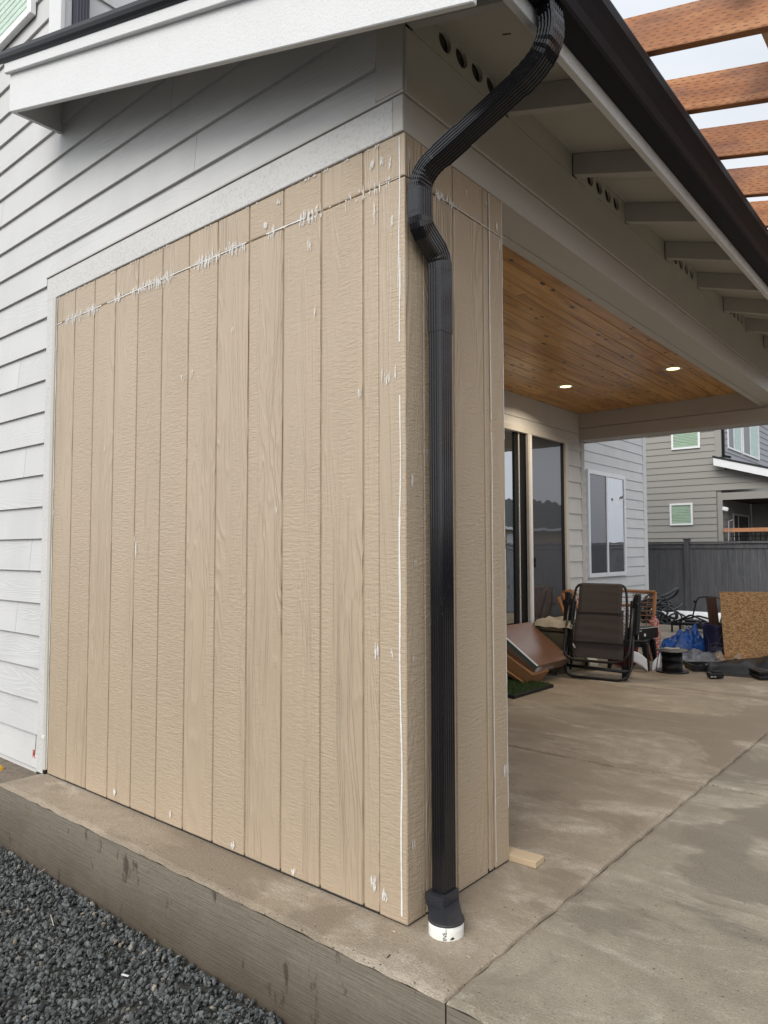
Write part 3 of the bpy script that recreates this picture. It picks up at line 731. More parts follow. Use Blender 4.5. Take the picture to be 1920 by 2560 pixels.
# small red crayon mark and pencil line on the lowest siding, left
q = P(85, 1885, y=-.004)
rm = MB()
for dx0, dz0, dx1, dz1 in ((-.012, -.02, -.012, .022), (-.012, .022, .004, .018), (.004, .018, -.008, 0), (-.008, 0, .014, -.022), (-.014, -.004, .010, .006)):
    rm.bar(q+Vector((dx0, 0, dz0)), q+Vector((dx1, 0, dz1)), .0025, .0025, (0, 1, 0))
rm.build('crayon_mark', M_redmark, house)
MB().bar(P(91, 1838, y=-.003), P(86, 1892, y=-.003), .002, .002, (0,1,0)).build('pencil_line', M_ink, house)

# ---- patio ceiling planks
ceil_x = -2.088; random.seed(5); px_ = ceil_x; pw = .1335
while px_ < -.22:
    x1 = min(px_+pw, -.19); cuts = sorted(random.sample([1.3, 2.0, 2.7, 3.3, 3.9, 4.6, 5.2], 2)); ys = [.633] + cuts + [5.834]
    for i in range(3):
        MB().box(px_+.0026, x1-.0026, ys[i]+.001, ys[i+1]-.001, 2.745, 2.757).build('ceiling_plank', M_ceil, house, bevel=.0035)
    px_ = x1 if x1 < -.2 else 0
MB().box(-2.1, -.15, .62, 5.84, 2.7575, 2.77).build('ceiling_backing', M_board, house)
# ---- patio back wall (x = -2.09)
Xw = -2.09
lap('x', .64, 5.84, 2.512, 2.747, Xw-.004, 1, M_side_y, house); MB().box(Xw-.005, Xw+.010, .64, 5.84, 2.425, 2.509).build('trim_board', M_side_y, house, bevel=.002)
for k in range(14):
    z0 = .0+.178*k; z1 = min(z0+.181, 2.43)
    lap('x', 5.535, 5.876, z0, z1, Xw-.006, 1, M_side_y, house, th=.018)
MB().box(Xw-.02, Xw+.012, 5.878, 5.965, .0, 2.436).build('corner_board', M_frieze, house, bevel=.002)
MB().box(Xw-.02, Xw+.008, .64, 3.70, .0, 2.43).build('wall_sheet', M_side_y, house)
door = MB()
fr = [(3.70, 3.74, 0, 2.425), (5.465, 5.535, 0, 2.425)]
for a, b_, z0, z1 in fr: door.box(Xw-.03, Xw+.022, a, b_, z0, z1)
door.box(Xw-.03, Xw+.022, 3.74, 5.465, 2.365, 2.425); door.box(Xw-.03, Xw+.022, 3.74, 5.465, .0, .05)
D1 = door.build('sliding_door', M_warmvinyl, house, bevel=.004)
MB().box(Xw-.006, Xw+.030, 4.615, 4.650, .05, 2.365).build('mullion', M_warmvinyl, D1, bevel=.004)
MB().box(Xw-.006, Xw+.024, 4.654, 4.700, .05, 2.365).build('mullion', M_vinyl, D1, bevel=.004)
MB().box(Xw-.034, Xw-.026, 3.74, 4.40, .05, 2.365).build('pane', M_glass2, D1)
MB().box(Xw-.035, Xw-.012, 4.40, 4.47, .05, 2.365).build('stile', M_black, D1, bevel=.003)
MB().box(Xw-.035, Xw-.005, 4.475, 4.49, .05, 2.365).build('stile', M_warmvinyl, D1, bevel=.002)
MB().box(Xw-.035, Xw-.008, 4.495, 4.61, .05, 2.365).build('stile', M_black, D1, bevel=.003)
MB().box(Xw-.012, Xw-.008, 4.705, 5.40, .05, 2.365).build('screen', M_screen, D1)
MB().box(Xw-.018, Xw-.004, 5.402, 5.463, .05, 2.365).build('stile', M_black, D1)
MB().box(Xw+.024, Xw+.045, 4.70, 4.715, 1.02, 1.12).build('handle', M_plas, D1, bevel=.004)
# ---- window wall further back (x = -3.63)
Xv = -3.63
for k in range(-1, 31):
    z0 = .005+.178*k; lap('x', 5.97, 12.02, max(z0, -.3), z0+.181, Xv-.008, 1, M_side_y, house)
MB().box(Xv-.02, Xv+.014, 12.022, 12.19, -.3, 5.6).build('corner_board', M_trim, house, bevel=.002)
window(Xv, 0, 9.42, 11.03, .74, 2.54, 'x', 1, house, mull=10.20, fw=.07, panes=[M_screen, M_glass2], dep=.05)
MB().box(Xv-2, Xv-.03, 5.98, 6.0, -.3, 5.6).build('wall_sheet', M_side_x, house)

# ---- recessed lights
for i, (x, y) in enumerate(((-1.565, 4.44), (-.564, 4.42))):
    t = thing('ceiling_light', ['lit round recessed light in the pine ceiling, nearer the sliding door', 'lit round recessed light in the pine ceiling, nearer the outer beam'][i], 'ceiling light', (x, y, 2.745), 'recessed lights in the patio ceiling')
    b = MB(); b.lathe((x, y, 2.7395), [(.052, .005), (.055, .0), (.078, .0), (.080, .005)], 32); b.f = [f for f in b.f if len(f) == 4]
    b.build('light_trim', M_warmvinyl, t, smooth=True)
    MB().lathe((x, y, 2.741), [(.052, .0), (.052, .003)], 28).build('lamp_lens', M_lamp, t)
    ld = bpy.data.lights.new('downlight', 'AREA'); ld.shape = 'DISK'; ld.size = .09; ld.energy = 7; ld.color = (1, .84, .62); ld.spread = math.radians(150)
    lo = bpy.data.objects.new('downlight', ld); COL.objects.link(lo); lo.parent = t; lo.location = (0, 0, -.012)

# ================================================================== GUTTER
gut = thing('gutter', 'long black metal eave gutter running along the white fascia', 'gutter', (.5, 3, 2.8))
prof = [(.4765, 2.792), (.548, 2.792), (.556, 2.800), (.566, 2.826), (.585, 2.856), (.600, 2.876), (.603, 2.905), (.597, 2.922), (.588, 2.922), (.590, 2.905), (.588, 2.880), (.570, 2.862), (.550, 2.832), (.540, 2.805), (.482, 2.805), (.482, 2.925), (.4765, 2.925)]
b = MB(); n = len(prof)
for y in (-.285, 6.40): b.v += [(px2, y, pz) for px2, pz in prof]
b.f += [(i, (i+1) % n, n+(i+1) % n, n+i) for i in range(n)] + [tuple(range(n))[::-1], tuple(range(n, 2*n))]
b.build('gutter_trough', M_blackw, gut)
for y in (-.287, 6.402): MB().prism([(px2, y, pz) for px2, pz in ((.4765,2.79),(.549,2.79),(.569,2.825),(.602,2.873),(.604,2.924),(.4765,2.926))], (0, .004, 0)).build('end_cap', M_black, gut)
slopeq(.47, .505, -.29, 6.39, .0, .004).build('gutter_apron', M_black, gut)

# ================================================================== DOWNSPOUT
spout = thing('downspout', 'black ribbed metal downspout bending from the gutter down the beige corner', 'downspout', (.045, .13, .15))
def sprof(a, b_, rib=.0022):
    "outline of a corrugated rectangular pipe, half sizes a (local U) and b (local V)"
    pts = []; c = .007
    def side(p, q, nrm, nr):
        p, q, nrm = Vector(p), Vector(q), Vector(nrm); m_ = nr*4
        for i in range(m_+1):
            t = i/m_; off = -rib if (i % 4) in (2,) and 0 < i < m_ else 0
            pts.append(p.lerp(q, t)+nrm*off)
    side((-a+c, -b_), (a-c, -b_), (0, -1), 5); side((a, -b_+c), (a, b_-c), (1, 0), 4)
    side((a-c, b_), (-a+c, b_), (0, 1), 5); side((-a, b_-c), (-a, -b_+c), (-1, 0), 4)
    return pts
def sweep(path, prof2, U0, name, crimp=None, mt=None, scale=None):
    "sweep outline along path; U0 is the reference direction for local U"
    b = MB(); path = [Vector(q) for q in path]; n = len(prof2); m_ = len(path); U0 = Vector(U0)
    for i, q in enumerate(path):
        d = (path[min(i+1, m_-1)]-path[max(i-1, 0)]).normalized(); U = (U0-d*U0.dot(d)).normalized(); V = d.cross(U)
        s_ = scale[i] if scale else 1
        for k in prof2: b.v.append(tuple(q+U*k.x*s_+V*k.y*s_))
    for i in range(m_-1):
        for k in range(n): b.f.append((i*n+k, i*n+(k+1) % n, (i+1)*n+(k+1) % n, (i+1)*n+k))
    b.f += [tuple(range(n))[::-1], tuple(range((m_-1)*n, m_*n))]
    o = b.build(name, mt or M_spout, spout)
    return o
def arc(p0, p1, p2, n, r=.5):
    "points of a quadratic bend p0-p1-p2"
    p0, p1, p2 = map(Vector, (p0, p1, p2)); return [(p0*(1-t)**2+p1*2*t*(1-t)+p2*t*t) for t in [i/n for i in range(n+1)]]
SX, SY = .047, .1335; a_, b__ = .038, .026
pr1 = sprof(a_, b__); pr2 = sprof(a_+.0016, b__+.0016)
def wavy(pts, k):                             # crimped elbow: radius pulses
    return [1+.018*(1 if (i % 2) else -1) if 0 < i < len(pts)-1 else 1 for i in range(len(pts))]
Uy = (0, 1, 0)
p = [(SX, SY, .075+i*.2) for i in range(10)]; p[-1] = (SX, SY, 1.952)
sweep(p, pr1, Uy, 'pipe')
J = .022                                      # y of the upper leg
up1 = [(SX, SY, 1.925), (SX, SY, 2.04), (SX, SY, 2.145)]; sweep(up1, pr2, Uy, 'pipe')
bend1 = arc((SX, SY, 2.145), (SX, SY, 2.192), (SX, SY-.035, 2.212), 6); sweep(bend1, pr2, Uy, 'elbow', scale=wavy(bend1, 1))
sweep([(SX, SY-.034, 2.2115), (SX, J+.034, 2.2395)], pr2, Uy, 'elbow')
bend2 = arc((SX, J+.035, 2.239), (SX, J, 2.258), (SX, J, 2.300), 6); sweep(bend2, pr2, Uy, 'elbow', scale=wavy(bend2, 1))
sweep([(SX, J, 2.298), (SX, J, 2.375)], pr2, Uy, 'pipe')
A0, A1, A2 = Vector((SX, J, 2.372)), Vector((SX, J, 2.445)), Vector((SX+.085, J+.006, 2.475))
b3 = arc(A0, A1, A2, 18); sweep(b3, pr1, Uy, 'elbow', scale=wavy(b3, 1))
TOPX, TOPY = .512, .045
B0 = Vector((TOPX-.10, TOPY-.003, 2.600))
dd = (B0-A2).normalized()
sweep([A2-dd*.004, A2+dd*.085], pr2, Uy, 'pipe')
sweep([A2+dd*.03, B0+dd*.0], pr1, Uy, 'pipe')
b4 = arc(B0-dd*.002, B0+dd*.135, (TOPX, TOPY, 2.765), 18); sweep(b4, pr2, Uy, 'elbow', scale=wavy(b4, 1))
sweep([(TOPX, TOPY, 2.763), (TOPX, TOPY, 2.796)], pr2, Uy, 'pipe')
# adapter into the round drain
def rr(a, b_, r, n=6):
    pts = []
    for cx_, cy_, t0 in ((a-r, b_-r, 0), (-a+r, b_-r, 90), (-a+r, -b_+r, 180), (a-r, -b_+r, 270)):
        for k in range(n+1):
            t = math.radians(t0+90*k/n); pts.append(Vector((cx_+r*math.cos(t), cy_+r*math.sin(t))))
    return pts
ad = rr(.047, .036, .010, 7); n = len(ad); b = MB(); PCX, PCY = .108, .058
PVC_TOP = .044; AY = .124
def ring(pts, z): b.v.extend([(q.x, q.y, z) for q in pts])
outer = [Vector((SX+q.y, AY+q.x)) for q in ad][::-1]
circ = [Vector((PCX+.052*math.cos(t), PCY+.052*math.sin(t))) for t in [math.atan2(o_.y-AY, o_.x-SX) for o_ in outer]]
lv = []
for z, s_ in ((.086, 1.0), (.0855, 1.03), (.0765, 1.03), (.0755, 1.0), (.0745, 1.03), (.0655, 1.03), (.0645, 1.0), (.0635, 1.03), (.056, 1.03)): lv.append(([Vector((SX, AY)).lerp(o_, s_) for o_ in outer], z))
for t in (.15, .4, .65, .85, 1.0): lv.append(([o_.lerp(c_, t**.8) for o_, c_ in zip(outer, circ)], .056-(.056-PVC_TOP-.003)*t**1.4))
for pts, z in lv: ring(pts, z)
for i in range(len(lv)-1):
    for k in range(n): b.f.append((i*n+k, i*n+(k+1) % n, (i+1)*n+(k+1) % n, (i+1)*n+k))
b.f.append(tuple(range(n))); b.build('adapter', M_rubber2, spout, smooth=False)
MB().lathe((PCX, PCY, PVC_TOP-.002), [(.052, 0), (.052, .003), (.046, .006), (.030, .007)], 36).build('adapter_foot', M_rubber2, spout, smooth=True)
MB().lathe((PCX, PCY, PVC_TOP-.004), [(.0568, 0), (.0578, .002), (.0568, .006), (.050, .007)], 40).build('adapter_collar', M_rubber, spout, smooth=True)
up_ = thing('downspout', 'dark ribbed downspout on the upper storey beside the white corner board', 'downspout', (-2.44, .097, 4.6))
b = MB(); pts = [(-2.468, .056), (-2.425, .056)]
for k in range(9): pts.append((-2.421 if k % 2 else -2.426, .060+.0088*k))
pts += [(-2.425, .138), (-2.468, .138)]
b.prism([(q[0], q[1], 3.72) for q in pts], (0, 0, 1.85)).build('pipe', plain('blue_black_metal', (.03, .032, .05), .4, .1), up_)
# ================================================================== DRAIN PIPE
pvc = thing('drain_pipe', 'short white plastic drain stub with black print, under the downspout', 'drain pipe', (PCX, PCY, 0))
b = MB(); n = 48; rows = [(-.02, 1), (.0, 1), (.02, 1), (PVC_TOP-.001, 1), (PVC_TOP, .93)]
for z, s_ in rows:
    for k in range(n):
        t = 2*math.pi*k/n; jz = .004*mnoise.noise(Vector((math.cos(t)*2, math.sin(t)*2, 4))) if z <= 0 else 0
        b.v.append((PCX+.055*s_*math.cos(t), PCY+.055*s_*math.sin(t), z+jz))
for i in range(len(rows)-1):
    for k in range(n): b.f.append((i*n+k, i*n+(k+1) % n, (i+1)*n+(k+1) % n, (i+1)*n+k))
b.build('pipe_stub', M_pvc, pvc, smooth=True)
th0 = math.atan2(CAM.y-PCY, CAM.x-PCX)
def on_pipe(off, z0):
    return lambda x, y: (PCX+.0556*math.cos(th0+off-y/.0556), PCY+.0556*math.sin(th0+off-y/.0556), z0+x)
tx = text_mb('INE', .017, on_pipe(.02, .001)); tx.build('print_mark', M_ink, pvc)
tx = text_mb('PVC', .0075, on_pipe(.05, .0245)); tx.build('print_mark', M_ink, pvc)
b = MB(); c0 = on_pipe(.0, .0)
b.add([c0(.003, -.012), c0(.004, -.022), c0(.007, -.027), c0(.013, -.021), c0(.008, -.014)], [(0,1,2,3,4)]).build('dirt_mark', M_ink, pvc)

# ================================================================== PINE OFFCUT BY THE WALL
tag(MB().obox((-.0, .668, .0135), (.108, .004, 0), (-.0015, .036, 0), (0, 0, .0125)).build('wood_offcut', M_newwood, bevel=.002), 'short pale pine offcut lying at the foot of the beige wall', 'wood offcut')

# ================================================================== PERGOLA
per = thing('pergola', 'rust brown treated lumber pergola rafters sloping over the gutter against the sky', 'pergola', (2, 3, 0))
ps = .24
def perz(x): return 2.995-ps*(x-.5)
ang = math.atan(ps)
for k in range(13):
    y = .70+.455*k; x0, x1 = .30, 3.7
    L_ = (x1-x0)/math.cos(ang); me_b = MB().box(0, L_, -.019, .019, 0, .142)
    o = me_b.build('rafter', M_treated, None, bevel=.004, seg=2); o.parent = per; o.matrix_parent_inverse = per.matrix_world.inverted()
    o.location = (x0, y+random.uniform(-.004, .004), perz(x0)); o.rotation_euler = (0, ang, 0)
for x in (.905, 2.6):
    MB().box(x-.02, x+.02, .55, 6.1, perz(x)+.149+.008, perz(x)+.149+.096).build('purlin', M_newwood, per, bevel=.003)
MB().box(3.3, 3.34, .4, 6.1, perz(3.3)-.2, perz(3.3)-.012).build('beam', M_treated, per, bevel=.004)
for y in (.6, 5.9): MB().box(3.25, 3.39, y-.07, y+.07, 0, perz(3.3)-.2).build('post', M_treated, per, bevel=.004)

# ================================================================== FENCES
def fence(name, label, y, x0, x1, zb, zt, posts, pw_=.139):
    t = thing(name, label, 'fence', ((x0+x1)/2, y, zb))
    x = x0; src = None
    while x < x1:
        if src is None:
            src = MB().box(0, pw_-.006, 0, .018, zb, zt-.13).build('picket', M_fence, t); src.location.x = 0
            src.matrix_parent_inverse = Matrix.Identity(4); base = Vector(t.location)
            o = src
        else: o = src.copy(); COL.objects.link(o)
        o.parent = t; o.location = Vector((x, y+random.uniform(-.002, .003), 0)) - base; x += pw_
    ps_ = sorted(posts); prev = x0
    for a in ps_ + [x1]:
        MB().box(prev+.06, a-.06, y-.022, y-.002, zt-.145, zt-.045).build('rail', M_fence, t)
        MB().box(prev+.06, a-.06, y-.06, y+.06, zt-.04, zt).build('cap_rail', M_fence, t); prev = a
    for a in ps_: MB().box(a-.055, a+.055, y-.07, y+.05, zb, zt+.045).add(*(lambda q: (q.v, q.f))(MB().box(a-.07, a+.07, y-.085, y+.065, zt+.0455, zt+.062))).build('post', M_fence, t)
    return t
FY = 14.0
fence('fence', 'charcoal stained wooden board fence behind the patio clutter', FY, -8.2, 5.0, -.315, 1.372, [-5.9, -3.435, -1.0, 1.4, 3.8])
# fence and low house across the garden to the right (seen mirrored in the door glass)
t = thing('fence', 'charcoal board fence across the garden, mirrored in the door glass', 'fence', (8, 20, -.3))
b = MB(); y = -12
while y < 42: b.box(8, 8.02, y, y+.136, -.315, 1.40); y += .14
b.build('picket', M_fence, t, stuff=True); MB().box(7.94, 8.06, -12, 42, 1.402, 1.44).build('cap_rail', M_fence, t)
t = thing('low_house', 'low beige house with dark roof across the garden, mirrored in the door glass', 'house', (16, 20, 0))
MB().box(13, 19, 6, 44, -.3, 2.2).build('wall', M_newwood, t); MB().box(12.4, 12.6, 5.6, 44.4, 2.2, 2.34).build('gutter', M_vinyl, t)
MB().add([(12.5,5.6,2.34),(19.5,5.6,2.34),(19.5,44.4,2.34),(12.5,44.4,2.34),(16,5.6,4.3),(16,44.4,4.3)], [(0,3,2,1),(0,1,4),(1,2,5,4),(2,3,5),(3,0,4,5)]).build('roof', M_shingle, t)
for yy in (14, 22, 30): MB().box(12.96, 12.995, yy, yy+1.8, .9, 2.0).build('window', M_vinyl, t)

# ================================================================== NEIGHBOUR HOUSE
NY = 18.4
nb = thing('house', 'taupe neighbour house with green blinded windows behind the charcoal fence', 'house', (-5, NY, 0))
MB().box(-11, -3.90, NY+.02, NY+9, -.4, 6.4).build('wall_core', M_nb, nb)
CXN = -3.872
for k in range(36):
    z0 = -.30+.178*k+.045; z1 = z0+.181
    xe = -4.02 if (z0 > 3.6 or z0 < 2.60) else max(-4.02, min(-1.2, -4+(3.55-z1)/.302))
    lap('y', -11, xe, z0, z1, NY, -1, M_nb, nb, th=.022)
    if z0 > 3.45: lap('x', NY+.02, NY+8.8, z0, z1, CXN-.01, 1, M_nb2, nb, th=.02)
MB().box(-4.02, CXN+.012, NY-.025, NY+.005, 3.66, 6.4).build('corner_board', M_nb, nb)
MB().box(CXN-.01, CXN+.014, NY+.006, NY+.10, 3.6, 6.4).build('corner_board', M_nb, nb)
MB().box(CXN+.016, CXN+.076, NY+.02, NY+.11, 3.66, 6.4).build('downspout_pipe', M_black, nb)
MB().obox((CXN+.12, NY+.06, 3.66), (.10, 0, -.03), (0, .045, 0), (.008, 0, .03)).build('downspout_kick', M_black, nb)
window(-5.14, -4.385, NY-.018, 0, 3.945, 4.9, 'y', -1, nb, blinds=True, fw=.055)
window(-5.225, -4.62, NY-.018, 0, 1.87, 2.468, 'y', -1, nb, blinds=True, fw=.05)
window(CXN, 0, NY+.62, NY+2.05, 3.95, 5.5, 'x', 1, nb, mull=NY+1.2, fw=.05, panes=[M_screen, M_clear])
window(CXN, 0, NY+2.2, NY+4.1, 3.95, 5.5, 'x', 1, nb, mull=NY+3.0, fw=.05, panes=[M_screen, M_clear])
for yy0, yy1 in ((NY+1.23, NY+2.0), (NY+3.03, NY+4.05)): MB().box(CXN+.004, CXN+.010, yy0, yy1, 4.0, 5.45).build('blind', plain('pale_blue_blind', (.52, .66, .66), .5), nb)
MB().box(-12, -3.5, NY-.5, NY+9.4, 6.4, 6.5).build('eave', M_vinyl, nb)
# its patio: opening trim, rake, dark room
MB().box(-3.985, -3.866, NY-.026, NY+.006, -.4, 2.512).build('trim_board', M_nb, nb); MB().box(-3.985, -1.2, NY-.026, NY+.006, 2.5125, 2.70).build('trim_board', M_nb, nb)
MB().box(-3.866, -.6, NY+3.0, NY+3.1, -.4, 2.6).build('patio_side_wall', M_nb, nb); MB().box(-3.9, -.6, NY+.03, NY+3.0, 2.55, 2.6).build('patio_ceiling', M_board, nb)
MB().box(-3.95, -3.89, NY+.02, NY+3.1, -.4, 2.6).build('patio_back_wall', M_nb, nb)
for k in range(15): lap('x', NY+.03, NY+2.95, -.3+.178*k, -.119+.178*k, -3.89, 1, M_nb, nb)
window(-3.875, 0, NY+.95, NY+2.6, .4, 2.2, 'x', 1, nb, mull=NY+1.45, fw=.06, fm=M_warmvinyl)
def nbslope(x0, x1, y0, y1, z0, d0, d1, name, mt):
    zz = lambda x: z0-.302*(x+4.0); MB().add([(x0,y0,zz(x0)+d0),(x1,y0,zz(x1)+d0),(x1,y1,zz(x1)+d0),(x0,y1,zz(x0)+d0),(x0,y0,zz(x0)+d1),(x1,y0,zz(x1)+d1),(x1,y1,zz(x1)+d1),(x0,y1,zz(x0)+d1)],
        [(0,3,2,1),(4,5,6,7),(0,1,5,4),(1,2,6,5),(2,3,7,6),(3,0,4,7)]).build(name, mt, nb)
nbslope(-3.99, -.6, NY-.30, NY-.27, 3.42, 0, .20, 'rake_board', M_vinyl); nbslope(-4.01, -.6, NY-.32, NY+3.2, 3.42, .205, .25, 'porch_roof', M_shingle)
nbslope(-3.98, -.6, NY-.27, NY+3.1, 3.42, .15, .19, 'porch_deck', M_nb)
MB().obox((-3.80, NY-.02, 2.27), (.075, -.02, -.02), (0, .045, 0), (.01, 0, .05)).build('security_camera', M_vinyl, nb, bevel=.02, seg=3)
MB().box(-3.84, -1.0, NY-.10, NY-.03, 1.66, 1.76).build('railing', M_orange, nb, bevel=.004)
b = MB()
for i in range(34):
    x = -3.75+.085*i; b.tube([(x, NY-.06, .9), (x+.05*math.sin(i*2.1), NY-.06, 1.2), (x+.03*math.cos(i*1.3), NY-.06, 1.65)], .011, 5)
for z in (1.25, 1.42, 1.55): b.bar((-3.7, NY-.06, z), (-1.1, NY-.06, z), .02, .02)
b.build('railing_infill', M_black, nb)
MB().tube([(-3.72, NY-.12, 1.3), (-3.70, NY-.12, 1.95), (-3.58, NY-.12, 1.98)], .014, 6).build('railing_hook', M_nb2, nb)

# ================================================================== CLUTTER ON THE PATIO
V = Vector
# --- leaning flat cartons
def carton(name, label, c00, c10, c01, th, mt, edge=None):
    "c00..: corner on top face, c10 and c01 its neighbours; th thickness below"
    c00, c10, c01 = V(c00), V(c10), V(c01); ax = (c10-c00)/2; ay = (c01-c00)/2; n_ = ax.cross(ay).normalized()
    if n_.z < 0: n_ = -n_
    t = thing(name, label, 'carton', tuple(c00+ax+ay-n_*th))
    MB().obox(c00+ax+ay-n_*th/2, ax, ay, n_*th/2).build('box', mt, t, bevel=.004)
    return t, c00, ax, ay, n_
t, c0, ax, ay, nn = carton('carton', 'flat brown furniture carton with torn green and white edge, leaning on the door', (-1.63, 3.935, .172), (-1.63, 4.60, .172), (-2.07, 3.935, .484), .10, M_carton)
MB().obox(c0+ay+nn*.001-ax.normalized()*.002, ay, ax.normalized()*.012, nn*.003).build('edge_tape', M_white, t)
MB().obox(c0+ay-nn*.022-ax.normalized()*.0035, ay, ax.normalized()*.003, nn*.014).build('edge_tape', plain('green_foam', (.06, .12, .10), .6), t)
tx = text_mb('ED FURNITURE', .035, lambda x, y: c0+ax*.35+V((.004, 0, 0))+ax.normalized()*x+nn*(y-.07)+ay.normalized()*(-.001)); tx.build('print_mark', M_white, t)
b = MB()
for k in range(5): b.obox(c0+ax.normalized()*.06-nn*(.03+.013*k)-ay.normalized()*.002, ax.normalized()*.045, nn*.003, ay.normalized()*.0012)
b.build('print_mark', M_white, t)
t = thing('carton', 'open kraft cardboard box crushed beneath the glossy brown carton', 'carton', (-1.9, 4.0, 0))
MB().obox((-1.86, 4.03, .135), (.17, 0, -.095), (0, .15, 0), (.045, 0, .06)).build('box', M_kraft, t, bevel=.003)
MB().obox((-1.83, 3.86, .085), (.13, .01, -.07), (.0, .045, -.01), (.002, 0, .003)).build('flap', M_kraft, t)
MB().obox((-1.68, 3.95, .012), (.06, 0, -.004), (0, .10, 0), (0, 0, .003)).build('flap', M_kraft, t)
# --- artificial grass mat
mt_ = thing('grass_mat', 'square of artificial grass in a black tray on the patio floor', 'grass mat', (-1.9, 3.7, 0))
m0, m1 = V((-1.505, 3.303, 0)), V((-1.488, 3.956, 0)); ex = V((-.60, .06, 0))
c = (m0+m1)/2+ex/2; MB().obox(c+V((0,0,.014)), (m1-m0)/2, ex/2, (0,0,.014)).build('tray', M_plas, mt_, bevel=.004)
b = MB(); random.seed(2)
for i in range(9000):
    s_, t_ = random.uniform(.02, .98), random.uniform(.02, .98); q = m0+(m1-m0)*s_+ex*t_+V((0,0,.026)); a = random.random()*6.28; h_ = random.uniform(.014, .026)
    d1 = V((math.cos(a), math.sin(a), 0))*.0022; tip = q+V((random.uniform(-.008, .008), random.uniform(-.008, .008), h_)); b.add([q-d1, q+d1, tip], [(0,1,2)])
b.build('turf', M_turf, mt_, stuff=True)
MB().obox(c+V((0,0,.029)), (m1-m0)/2*.97, ex/2*.97, (0,0,.001)).build('turf_base', plain('turf_base', (.02,.035,.008), .9), mt_)
# --- metal offcut
tag(MB().obox(P(1392, 1680, z=.008), V((-.02, .075, 0)), V((.022, .006, 0)), (0, 0, .008)).add(*(lambda q: (q.v, q.f))(MB().obox(P(1392, 1680, z=.02)+V((.018, .004, 0)), V((-.02, .075, 0)), V((.003, .001, 0)), (0, 0, .012)))).build('metal_bracket', M_steel), 'small rusty metal angle piece on the concrete by the carton', 'metal bracket')
# --- cooler
t = thing('cooler', 'tan hard cooler with black side latch behind the cartons', 'cooler', (-1.88, 4.88, 0))
MB().box(-2.06, -1.70, 4.655, 5.12, .0, .39).build('body', M_cool, t, bevel=.02, seg=3); MB().box(-2.065, -1.69, 4.645, 5.13, .40, .475).build('lid', M_cool, t, bevel=.022, seg=3)
MB().box(-1.99, -1.93, 4.63, 4.655, .0, .39).build('rib', M_cool, t, bevel=.006); MB().tube([(-1.93, 4.62, .16), (-1.88, 4.60, .24), (-1.82, 4.61, .27)], .028, 8).build('latch', M_plas, t, smooth=True)
b = MB(); random.seed(9)
def rag(s_, t_):
    x = -2.02+.40*s_; y = 4.60+.36*t_; d = mnoise.noise(V((s_*3, t_*3, 1)))*.045; drop = -.06*max(0, .12-t_)/.12
    return (x+d*.4, y+d*.3, .50+abs(d)+drop)
b.grid(rag, 12, 12).build('rag', M_cloth, None, solid=.006); o = bpy.data.objects['rag']; tag(o, 'crumpled pale cloth heaped on top of the tan cooler', 'rag')
# --- cane chairs (folded frames behind the black lounger)
def cane(name, label, pts_posts, rails, weave, r=.021):
    t = thing(name, label, 'cane frame', tuple(pts_posts[0][0]))
    for a, b_ in pts_posts: MB().tube([a, b_], r, 10).build('post', M_ratt, t, smooth=True)
    for a, b_ in rails: MB().tube([a, b_], r*.85, 10).build('rail', M_ratt, t, smooth=True)
    w_ = MB()
    (a, b_, c_, d_), nu, nv = weave; a, b_, c_, d_ = map(V, (a, b_, c_, d_))
    for i in range(nu+1):
        s_ = i/nu; w_.tube([a.lerp(b_, s_), d_.lerp(c_, s_)], .0045, 4)
    for j in range(nv+1):
        s_ = j/nv; w_.tube([a.lerp(d_, s_), b_.lerp(c_, s_)], .0045, 4)
    w_.build('woven_cords', M_ratt, t); return t
a0, a1 = V((-2.03, 5.26, .74)), V((-1.80, 5.34, .0)); b0, b1 = V((-1.95, 5.30, .77)), V((-1.70, 5.36, .0)); e0, e1 = V((-1.345, 6.08, .735)), V((-1.395, 6.05, .0))
cane('cane_frame', 'left stack of brown cane posts and netting behind the black lounger', [(a0, a1), (b0, b1), (V((-2.06, 5.22, .70)), V((-1.86, 5.30, 0)))], [(a0, b0)], ((b0, V((-1.72, 5.5, .75)), V((-1.55, 5.5, .2)), V((-1.80, 5.34, .2))), 7, 12))
cane('cane_frame', 'right brown cane frame with netting standing between lounger and hoses', [(e0, e1), (V((-1.56, 6.1, .58)), V((-1.58, 6.06, .0)))], [(V((-1.9, 5.55, .775)), e0), (V((-1.9, 5.6, .59)), V((-1.56, 6.1, .585)))],
     ((V((-1.88, 5.6, .74)), e0+V((0,0,-.02)), V((-1.38, 6.06, .25)), V((-1.86, 5.6, .25))), 9, 10))
# --- folded zero gravity lounger
ch = thing('folding_lounger', 'folded black reclining lounger with brown mesh sling standing on the patio', 'lounger', (-1.46, 4.75, 0))
O = V((-1.368, 4.552, 0)); rx = V((.9945, .1045, 0)); bk = V((-.1045, .9945, 0)); zz = V((0,0,1))
def C(x, z, d=0): return O + rx*x + zz*z + bk*(d + z*.26)
def rounded(pts, r=.06, n=5):
    out = []
    for i, q in enumerate(pts):
        if i in (0, len(pts)-1): out.append(V(q)); continue
        p0, p2 = V(pts[i-1]), V(pts[i+1]); q = V(q); a = q+(p0-q).normalized()*r; c_ = q+(p2-q).normalized()*r
        for k in range(n+1):
            s_ = k/n; out.append(a*(1-s_)**2+q*2*s_*(1-s_)+c_*s_**2)
    return out
def ctube(pts, r, name='frame_tube', rnd=.07): return MB().tube(rounded([C(*q) for q in pts], rnd), r, 8).build(name, M_tube, ch, smooth=True)
ctube([(-.275, .74, .05), (-.310, .10, .02), (-.262, .014, -.02), (.262, .014, -.02), (.315, .10, .02), (.30, .74, .05)], .0125)
